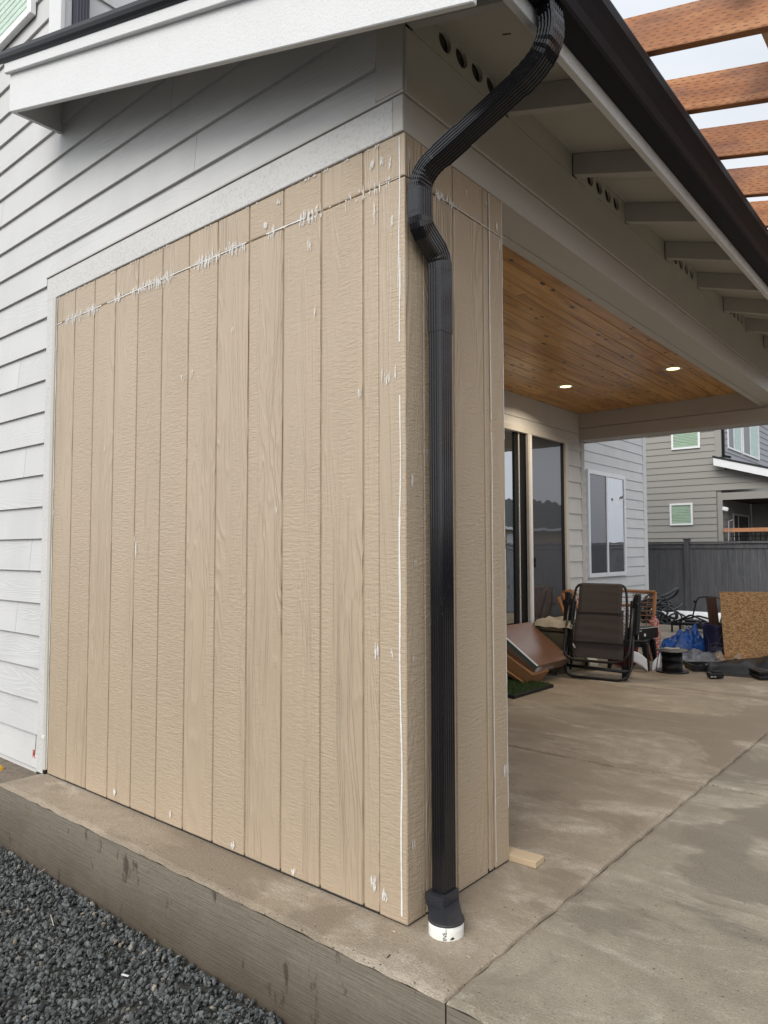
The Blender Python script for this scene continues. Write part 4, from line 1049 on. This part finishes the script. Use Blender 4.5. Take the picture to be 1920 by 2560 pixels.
ctube([(-.24, .12, .0), (-.26, .60, -.02), (-.235, .865, -.02), (.235, .865, -.02), (.265, .60, -.02), (.25, .14, .0)], .0125)
ctube([(-.29, .66, -.03), (-.315, .22, -.035), (-.24, .165, -.04), (.22, .165, -.04), (.30, .24, -.035), (.315, .66, -.03)], .012)
ctube([(-.30, .10, .03), (.29, .085, .03)], .016); ctube([(-.25, .70, .03), (-.30, .10, .06)], .012); ctube([(.29, .72, .03), (.26, .02, .10)], .013); ctube([(-.20, .60, .07), (-.28, .05, .10)], .012)
for s_ in (-1, 1):
    q = MB(); q.obox(C(.33*s_, .60, .045), rx*.028, bk*.035, (zz+bk*.26)*.185); q.build('armrest', M_plas, ch, bevel=.014, seg=2)
    MB().obox(C(.285*s_, .50, .02), rx*.010, bk*.012, (zz+bk*.26)*.22).build('side_bar', M_tube, ch, bevel=.003)
    MB().lathe(C(.335*s_, .69, -.01), [(.022, 0), (.022, .02)], 12, -bk).build('lock_knob', M_plas, ch)
def sling(z0, z1, w0, w1, dep, wav, name):
    def fn(s_, t_):
        z = z0+(z1-z0)*t_; w_ = w0+(w1-w0)*t_
        return tuple(C((s_-.5)*2*w_+.014, z, dep + wav*math.sin(t_*22+s_*1.5) + .02*(1-(2*s_-1)**2)))
    return MB().grid(fn, 10, 24).build(name, M_sling, ch, smooth=True, solid=.003)
sling(.19, .365, .235, .235, -.035, .000, 'foot_sling'); sling(.33, .635, .232, .222, -.055, .0015, 'seat_sling'); sling(.60, .872, .205, .205, -.062, .0006, 'head_pillow')
for s_ in (-1, 1):
    pts = [C((.228 if k % 2 else .262)*s_, .30+.017*k, -.05+.02*(k % 2)) for k in range(22)]
    MB().tube(pts, .0035, 5).build('lacing_cord', M_tube, ch)
MB().obox(C(-.20, .295, -.075), rx*.006, bk*.003, zz*.018+rx*-.008).build('care_tag', M_white, ch)
MB().obox(C(.235, .07, .09), rx*.022, bk*.02, zz*.07).build('foot_block', M_plas, ch, bevel=.005)
# --- roll of tape / film
t = thing('tape_roll', 'cream roll of masking film lying on its side under the lounger', 'roll', (-1.62, 5.02, .06)); ct = V((-1.655, 4.99, .062)); ax_ = V((.55, .83, 0)).normalized()
b = MB().lathe(ct, [(.032, 0), (.062, .0), (.062, .10), (.032, .10)], 28, ax_); b.f = [f for f in b.f if len(f) == 4]; b.build('film_roll', M_tape, t, smooth=False); MB().lathe(ct+ax_*.01, [(.032, 0), (.032, .08)], 20, ax_).build('core', M_dark, t)
# --- black step stool and small box
fl, fr_, br = P(1579, 1678, z=0), P(1623, 1678, z=0), P(1640, 1660, z=0)
fl2 = V((-1.50, 5.18, 0)); fr2 = V((-1.165, 5.32, 0)); br2 = V((-1.255, 5.80, 0)); bl2 = fl2+br2-fr2
st = thing('step_stool', 'low black plastic stool beside the lounger with a small black box on it', 'stool', tuple((fl2+br2)/2)); cen = (fl2+br2)/2
for q in (fl2, fr2, br2, bl2):
    tp = q.lerp(cen, .16)+V((0,0,.27)); MB().add([q+V((-.016,-.016,0)), q+V((.016,-.016,0)), q+V((.016,.016,0)), q+V((-.016,.016,0)), tp+V((-.030,-.030,0)), tp+V((.030,-.030,0)), tp+V((.030,.030,0)), tp+V((-.030,.030,0))],
        [(0,3,2,1),(4,5,6,7),(0,1,5,4),(1,2,6,5),(2,3,7,6),(3,0,4,7)]).build('leg', M_plas, st, bevel=.004)
MB().obox(cen+V((0,0,.283)), (fr2-fl2)*.47, (br2-fr2)*.47, (0,0,.014)).build('seat', M_plas, st, bevel=.012, seg=3); MB().obox(cen+V((0,0,.245)), (fr2-fl2)*.40, (br2-fr2)*.40, (0,0,.022)).build('apron', M_plas, st)
bx_ = thing('small_box', 'small black retail box with white print on the black stool', 'box', tuple(cen+V((.08,0,.30))))
d1 = (V((-1.20, 5.72, 0))-V((-1.30, 5.33, 0))); d1n = d1.normalized(); nx = V((d1n.y, -d1n.x, 0)); bc = V((-1.29, 5.52, .298+.055))
MB().obox(bc, d1n*.17, nx*.075, (0,0,.055)).build('box_body', M_plas, bx_, bevel=.002)
fc = bc+nx*.0765
for a, b_, w_, h_ in ((0, .052, .17, .002), (-.169, 0, .002, .055)): MB().obox(fc+d1n*a+V((0,0,b_)), d1n*w_, nx*.0008, (0,0,h_)).build('print_mark', M_vinyl, bx_)
MB().lathe(fc+d1n*-.06+V((0,0,-.015)), [(.016, 0), (.016, .001)], 14, nx).build('print_mark', M_vinyl, bx_)
text_mb('mini', .024, lambda x, y: fc+nx*.001+d1n*(-.155+x)+V((0,0,.022+y))).build('print_mark', M_vinyl, bx_)
# --- red items, white sheet
tag(MB().lathe((-1.52, 5.62, 0), [(.115, 0), (.125, .02), (.145, .20), (.15, .205), (.14, .21)], 24).build('red_bucket', M_red, smooth=True), 'dark red plastic bucket in the shade under the stool', 'bucket')
b = MB()
def bag(s_, t_):
    a = s_*2*math.pi; r = .042+.016*math.sin(t_*math.pi)+.008*mnoise.noise(V((math.cos(a)*2, math.sin(a)*2, t_*4))); 
    if t_ > .9: r *= .5
    return (-1.345+r*math.cos(a)*1.0, 6.03+r*math.sin(a), .01+.47*t_)
tag(b.grid(bag, 24, 20).build('mesh_bag', M_redbag, smooth=True), 'tall red and white printed bag behind the black stool', 'bag')
def sheet(s_, t_):
    a = P(1580, 1630, y=5.12).lerp(P(1621, 1680, y=5.30), s_); lo = P(1582, 1655, y=5.12).lerp(P(1619, 1680, y=5.27), s_)
    q = a.lerp(lo, t_); return (q.x, q.y+.03*math.sin(s_*3), max(.002, q.z))
def sheet(s_, t_):
    A = P(1581, 1627, y=5.16); B = P(1617, 1648, y=5.24); Cc = P(1620, 1680, y=5.24); Dd = P(1581, 1654, y=5.16)
    q = A.lerp(B, s_).lerp(Dd.lerp(Cc, s_), t_); return (q.x, q.y+.012*math.sin(s_*3.1), max(.004, q.z-.012*s_*(1-s_)*-4))
tag(MB().grid(sheet, 10, 6).build('white_sheet', M_white, smooth=True, solid=.002), 'bent white sheet leaning between lounger and stool legs', 'sheet')
def sheet2(s_, t_):
    A = P(1632, 1655, y=5.50); B = P(1651, 1632, y=5.75); Cc = P(1648, 1668, y=5.52); Dd = P(1630, 1678, y=5.35)
    q = A.lerp(B, s_).lerp(Dd.lerp(Cc, s_), t_); return (q.x, q.y, max(.003, q.z))
tag(MB().grid(sheet2, 4, 4).build('paper_sheet', M_white, solid=.002), 'crumpled lilac white paper standing beside the cable spool', 'paper')
# --- cable spool
sp = V((-.965, 5.43, 0)); t = thing('cable_spool', 'black reel of cable wound between two round flanges', 'cable spool', tuple(sp))
MB().lathe(sp, [(.150, 0), (.152, .006), (.150, .014)], 36).build('flange', M_plas, t, bevel=.001); MB().lathe(sp+V((0,0,.205)), [(.146, 0), (.148, .005), (.146, .012)], 36).build('flange', M_steel, t)
pr_ = [(.088, .014)]
for k in range(17): pr_ += [(.098+.003*math.sin(k), .020+.0105*k), (.093, .0255+.0105*k)]
MB().lathe(sp, pr_+[(.088, .204)], 36).build('cable_winding', M_plas, t); MB().tube([sp+V((.06, -.11, .215)), sp+V((-.09, -.07, .22)), sp+V((-.11, -.09, .12)), sp+V((-.13, -.07, .02))], .005, 6).build('loose_end', M_hose, t)
b = MB(); b.tube([sp+V((math.cos(k*.5)*.07, math.sin(k*.5)*.05, .222+.001*k)) for k in range(16)], .0045, 5); b.build('loose_end', M_tape, t)
# --- battery pack
bt = thing('battery_pack', 'black power tool battery pack on the bare concrete', 'battery', (-.56, 5.42, 0)); bc = P(1788, 1688, z=.032); ux = V((.80, .60, 0)); uy = V((-.60, .80, 0))
MB().obox(bc, ux*.066, uy*.04, (0,0,.024)).build('case', M_plas, bt, bevel=.012, seg=3); MB().obox(bc+V((0,0,.028))+ux*.012, ux*.042, uy*.03, (0,0,.012)).build('rail', M_plas, bt, bevel=.006)
text_mb('18V 4.0', .016, lambda x, y: bc-uy*.0412+ux*(x-.058)+V((0,0,y-.014))).build('print_mark', M_vinyl, bt)
# --- black cases right
for i, (dz, dx, lab) in enumerate(((.0, 0, 'lower black plastic tray lying flat at the right edge'), (.036, -.03, 'upper black plastic tray stacked under the dark sheet'))):
    q = V((-.03+dx, 5.78+.04*i, dz)); t = thing('tray', lab, 'tray', tuple(q))
    MB().obox(q+V((0,0,.018)), ux*(.33-.02*i), uy*.17, (0,0,.0165)).build('tray_body', M_plas, t, bevel=.006, seg=2)
    MB().obox(q+V((0,0,.0362))-uy*.02, ux*(.27-.02*i), uy*.11, (0,0,.0015)).build('tray_lid', M_rubber2, t, bevel=.001)
# --- OSB board, navy bucket, brown board
ob = P(1813.5, 1655, z=0); 
tag(MB().obox(ob+ux*.55+V((0,0,.370))+uy*.06, ux*.55, uy*.0055+V((0,0,0)), V((0,0,.368))+uy*.05).build('osb_panel', M_osb), 'upright sheet of golden oriented strand board at the right', 'board')
bk_ = P(1806, 1646, z=0)+uy*.13; t = thing('bucket', 'navy blue plastic bucket with house outline print, half behind the strand board', 'bucket', tuple(bk_))
b = MB().lathe(bk_, [(.128, 0), (.132, .01), (.146, .29), (.152, .292), (.152, .30), (.147, .302), (.149, .33), (.154, .332), (.154, .36), (.150, .365), (.140, .364), (.126, .02)], 40); b.f = b.f[:-1]; b.build('pail', M_navy, t, smooth=False)
def onb(x, z): 
    th = math.atan2(CAM.y-bk_.y, CAM.x-bk_.x) + x/.14 ; r = .130+.016*z/.29+.0015; return (bk_.x+r*math.cos(th), bk_.y+r*math.sin(th), z)
text_mb('LOWE\'S', .058, lambda x, y: onb(-.078+x, .085+y)).build('print_mark', M_greyline, t)
b = MB(); ol = [(-.098, .065), (-.098, .145), (-.03, .162), (.0, .175), (.03, .162), (.098, .145), (.098, .065), (-.098, .065)]
for i in range(len(ol)-1):
    pts = [onb(ol[i][0]+(ol[i+1][0]-ol[i][0])*k/8, ol[i][1]+(ol[i+1][1]-ol[i][1])*k/8) for k in range(9)]; b.tube(pts, .0022, 4)
b.build('print_mark', M_greyline, t)
hb = [onb(-.13+.18*k/12, .28-.16*math.sin(math.pi*k/12)) for k in range(13)]; MB().tube(hb, .003, 5).build('bail_handle', M_steel, t)
tag(MB().bar(bk_+V((.0, .0, .06)), bk_+ux*-.055+V((0,0,.66)), .105, .02, uy).build('plank', M_board), 'dark walnut plank standing up out of the navy bucket', 'plank')
# --- blue tarp
tc_ = P(1722, 1640, z=0)+uy*.14; b = MB()
def tarp(s_, t_):
    a = s_*2*math.pi; rr_ = t_; hgt = .30*(1-rr_**1.7); n1 = mnoise.noise(V((math.cos(a)*rr_*2.6+5, math.sin(a)*rr_*2.6, 1))); n2 = abs(mnoise.noise(V((math.cos(a)*rr_*6, math.sin(a)*rr_*6+3, 7))))
    q = tc_+ux*(.33*rr_*math.cos(a)*(1+.25*n1)+.06*(1-rr_))+uy*(.22*rr_*math.sin(a))+V((0,0,max(.004, hgt*(1+.35*n1)*.85+.07*(n2-.15)*(1-rr_)*2)))
    return tuple(q)
tag(b.grid(tarp, 46, 20).build('tarp', M_tarp), 'crumpled bright blue tarpaulin heaped beside the navy bucket', 'tarp')
# --- dark sheets, film, kraft paper
def drape(name, label, cat, mt, uv, zf, nu=26, nv=12, sol=.003):
    def fn(s_, t_):
        (u0, v0), (u1, v1), (u2, v2), (u3, v3) = uv
        u = (u0*(1-s_)+u1*s_)*(1-t_)+(u3*(1-s_)+u2*s_)*t_; v = (v0*(1-s_)+v1*s_)*(1-t_)+(v3*(1-s_)+v2*s_)*t_
        q = P(u, v, z=0); h_ = max(.004, zf(s_, t_)); return (q.x, q.y, h_)
    return tag(MB().grid(fn, nu, nv).build(name, mt, smooth=True, solid=sol), label, cat)
nz = lambda a, b, c, s=1: mnoise.noise(V((a, b, c)))*s
drape('plastic_sheet', 'rumpled black plastic sheeting spread in front of the strand board', 'plastic sheet', M_plas, ((1765, 1686), (1975, 1702), (1985, 1655), (1775, 1668)), lambda s_, t_: (.02+.11*s_*math.sin(math.pi*min(1, t_*1.05))+.05*math.sin(math.pi*t_)+nz(s_*6, t_*3, 2, .04))*min(1, t_*5))
drape('film_sheet', 'grey translucent film crumpled between the spool and the bucket', 'film', M_clearfilm, ((1700, 1660), (1795, 1680), (1805, 1650), (1692, 1640)), lambda s_, t_: .035+.05*t_+nz(s_*7, t_*7, 5, .045))
drape('kraft_paper', 'torn brown kraft paper lying before the strand board', 'paper', M_paper, ((1780, 1664), (1870, 1668), (1880, 1652), (1786, 1652)), lambda s_, t_: .05+.03*math.sin(s_*12)+nz(s_*8, t_*5, 8, .05))
t = thing('tray', 'open black seed tray between cable spool and battery pack', 'tray', (-.8, 5.75, 0)); q = V((-.70, 5.80, 0)); b = MB()
b.obox(q+V((0,0,.004)), ux*.22, uy*.12, (0,0,.003)); 
for s_ in (-1, 1): b.obox(q+uy*.12*s_+V((0,0,.032)), ux*.22, uy*.006, (0,0,.030)); b.obox(q+ux*.22*s_+V((0,0,.032)), ux*.006, uy*.12, (0,0,.030))
b.build('tray_body', M_plas, t)
# --- generator / washer with frame
gn = thing('generator', 'black tube framed machine with white lettered panel behind the blue tarp', 'generator', (-1.85, 9.15, 0))
gx0, gx1, gy0, gy1 = -2.14, -1.60, 9.0, 9.35
for y in (gy0, gy1):
    MB().tube(rounded([(gx0, y, .0), (gx0, y, .14), (gx0+.08, y, .16), (gx0+.27, y, .26 if y == gy0 else .22), (gx1-.05, y, .17), (gx1, y, .14), (gx1, y, .0)], .03, 3), .014, 8).build('frame_tube', M_tube, gn, smooth=True)
MB().box(gx0-.01, gx0+.13, gy0-.02, gy0, .095, .145).build('bracket', M_tube, gn); MB().box(gx0+.105, gx0+.13, gy0-.02, gy0, .0, .10).build('leg', M_tube, gn)
MB().box(gx0+.14, gx1-.12, gy0+.01, gy1-.03, .06, .15).build('engine_block', M_hose, gn, bevel=.02, seg=2)
MB().lathe((gx1-.12, gy0+.0, .12), [(.06, 0), (.065, .05), (.04, .10)], 20, (0,1,0)).build('flywheel_cover', M_hose, gn, smooth=True); MB().box(gx0+.16, gx0+.32, gy0+.05, gy1-.08, .15, .175).build('fuel_cap', M_plas, gn, bevel=.006)
MB().box(gx0+.135, gx0+.345, gy0-.012, gy0, .05, .135).build('name_panel', M_plas, gn)
text_mb('CENTRAL', .047, lambda x, y: (gx0+.137+x*1.0, gy0-.0135, .072+y)).build('print_mark', M_vinyl, gn)
text_mb('MACHINERY', .020, lambda x, y: (gx0+.140+x, gy0-.0135, .054+y)).build('print_mark', M_vinyl, gn)
# --- push mower
mw = thing('push_mower', 'push mower with bent black handle standing near the fence', 'mower', (-1.9, 9.75, 0))
MB().tube(rounded([(-2.11, 9.80, .08), (-2.02, 9.80, .44), (-1.96, 9.80, .475), (-1.70, 9.80, .478), (-1.62, 9.80, .36), (-1.70, 9.80, .06)], .05), .011, 8).build('handle', M_tube, mw, smooth=True)
MB().tube([(-1.80, 9.82, .06), (-1.69, 9.82, .34)], .011, 8).build('handle', M_steel, mw); MB().lathe((-2.045, 9.79, .40), [(.02, -.02), (.024, 0), (.02, .02)], 10, (1,0,0)).build('knob', M_plas, mw)
MB().box(-1.85, -1.66, 9.70, 9.90, .03, .10).build('deck', M_green, mw, bevel=.02, seg=2); MB().tube([(-2.12, 9.8, .09), (-1.75, 9.8, .05)], .012, 8).build('axle', M_tube, mw)
for x in (-2.10, -1.68):
    for y in (9.72, 9.88): MB().lathe((x, y, .045), [(.045, -.012), (.045, .012)], 16, (1,0,0)).build('wheel', M_rubber, mw)
MB().bar((-1.86, 9.7, .10), (-1.74, 9.7, .095), .02, .014).build('lever', M_plas, mw)
# --- hose pile and white pipe by the fence
hp = thing('hose_pile', 'heap of coiled grey black drain hose by the fence', 'hoses', (-3.4, 12.0, -.3)); random.seed(21)
for k in range(15):
    c_ = V((-3.42+random.uniform(-.16, .12), 12+random.uniform(-.25, .2), -.16+.045*k*.6+random.uniform(0, .05))); tx_, ty_ = random.uniform(-.55, .55), random.uniform(-.5, .5); r_ = random.uniform(.17, .36); pts = []
    for i in range(28):
        a = i/28*2*math.pi; q = V((math.cos(a)*r_, math.sin(a)*r_*.8, 0)); q.z = q.x*tx_+q.y*ty_+.03*math.sin(3*a+k); q += c_; q.z = max(-.28, q.z); pts.append(q)
    MB().tube(pts, .025, 7, closed=True).build('coil', M_hose, hp, smooth=True)
pts = [V((-3.42, 11.9, .1))+V((.27*math.cos(a), .1*math.sin(a), .27*math.sin(a))) for a in [i/24*2*math.pi for i in range(24)]]; MB().tube(pts, .016, 7, closed=True).build('coil', M_hose, hp, smooth=True)
for k in range(3):
    pts = [V((-3.15+.11*k+.19*math.cos(a), 11.7, .00+.16*math.sin(a)-.06*k)) for a in [i/20*2*math.pi for i in range(20)]]; MB().tube(pts, .017, 7, closed=True).build('coil', M_hose, hp, smooth=True)
MB().lathe((-3.20, 11.66, .06), [(.02, 0), (.03, .08)], 10, (.5, .2, -.3)).build('fitting', M_vinyl, hp); MB().lathe((-3.42, 11.66, .03), [(.02, 0), (.015, .1)], 10, (.3, .2, .6)).build('fitting', M_vinyl, hp)
tag(MB().lathe((-3.6, 12.95, -.16), [(.150, 0), (.155, .01), (.155, 3.2), (.150, 3.21)], 28, (1, -.03, 0)).build('white_pipe', M_vinyl, smooth=False), 'long fat white pipe lying along the foot of the fence', 'pipe')
# --- yellow post at left edge
t = thing('gas_riser', 'yellow capped pipe stub beside the siding at the far left', 'pipe', (-2.79, -.1, -.3)); MB().lathe((-2.792, -.11, -.32), [(.036, 0), (.036, .28), (.030, .315), (.012, .33)], 20).build('riser', M_yellow, t, smooth=True)
# --- small litter on the patio
for i, (u, v, s_, m__, lab) in enumerate(((985, 2329, .006, M_newwood, 'tiny pale wood shaving on the concrete near the corner'), (972, 2390, .009, M_dark, 'small dark twig on the concrete in front of the wall'), (1172, 2392, .007, M_newwood, 'tiny pale splinter near the slab joint'), (1250, 2082, .010, M_newwood, 'thin pale splinter on the slab beside the wall'))):
    q = P(u, v, z=.0025); a = random.random()*3; dv = V((math.cos(a), math.sin(a), 0))*s_; tag(MB().bar(q-dv, q+dv, .0022, .0022).build('splinter', m__), lab, 'splinter')
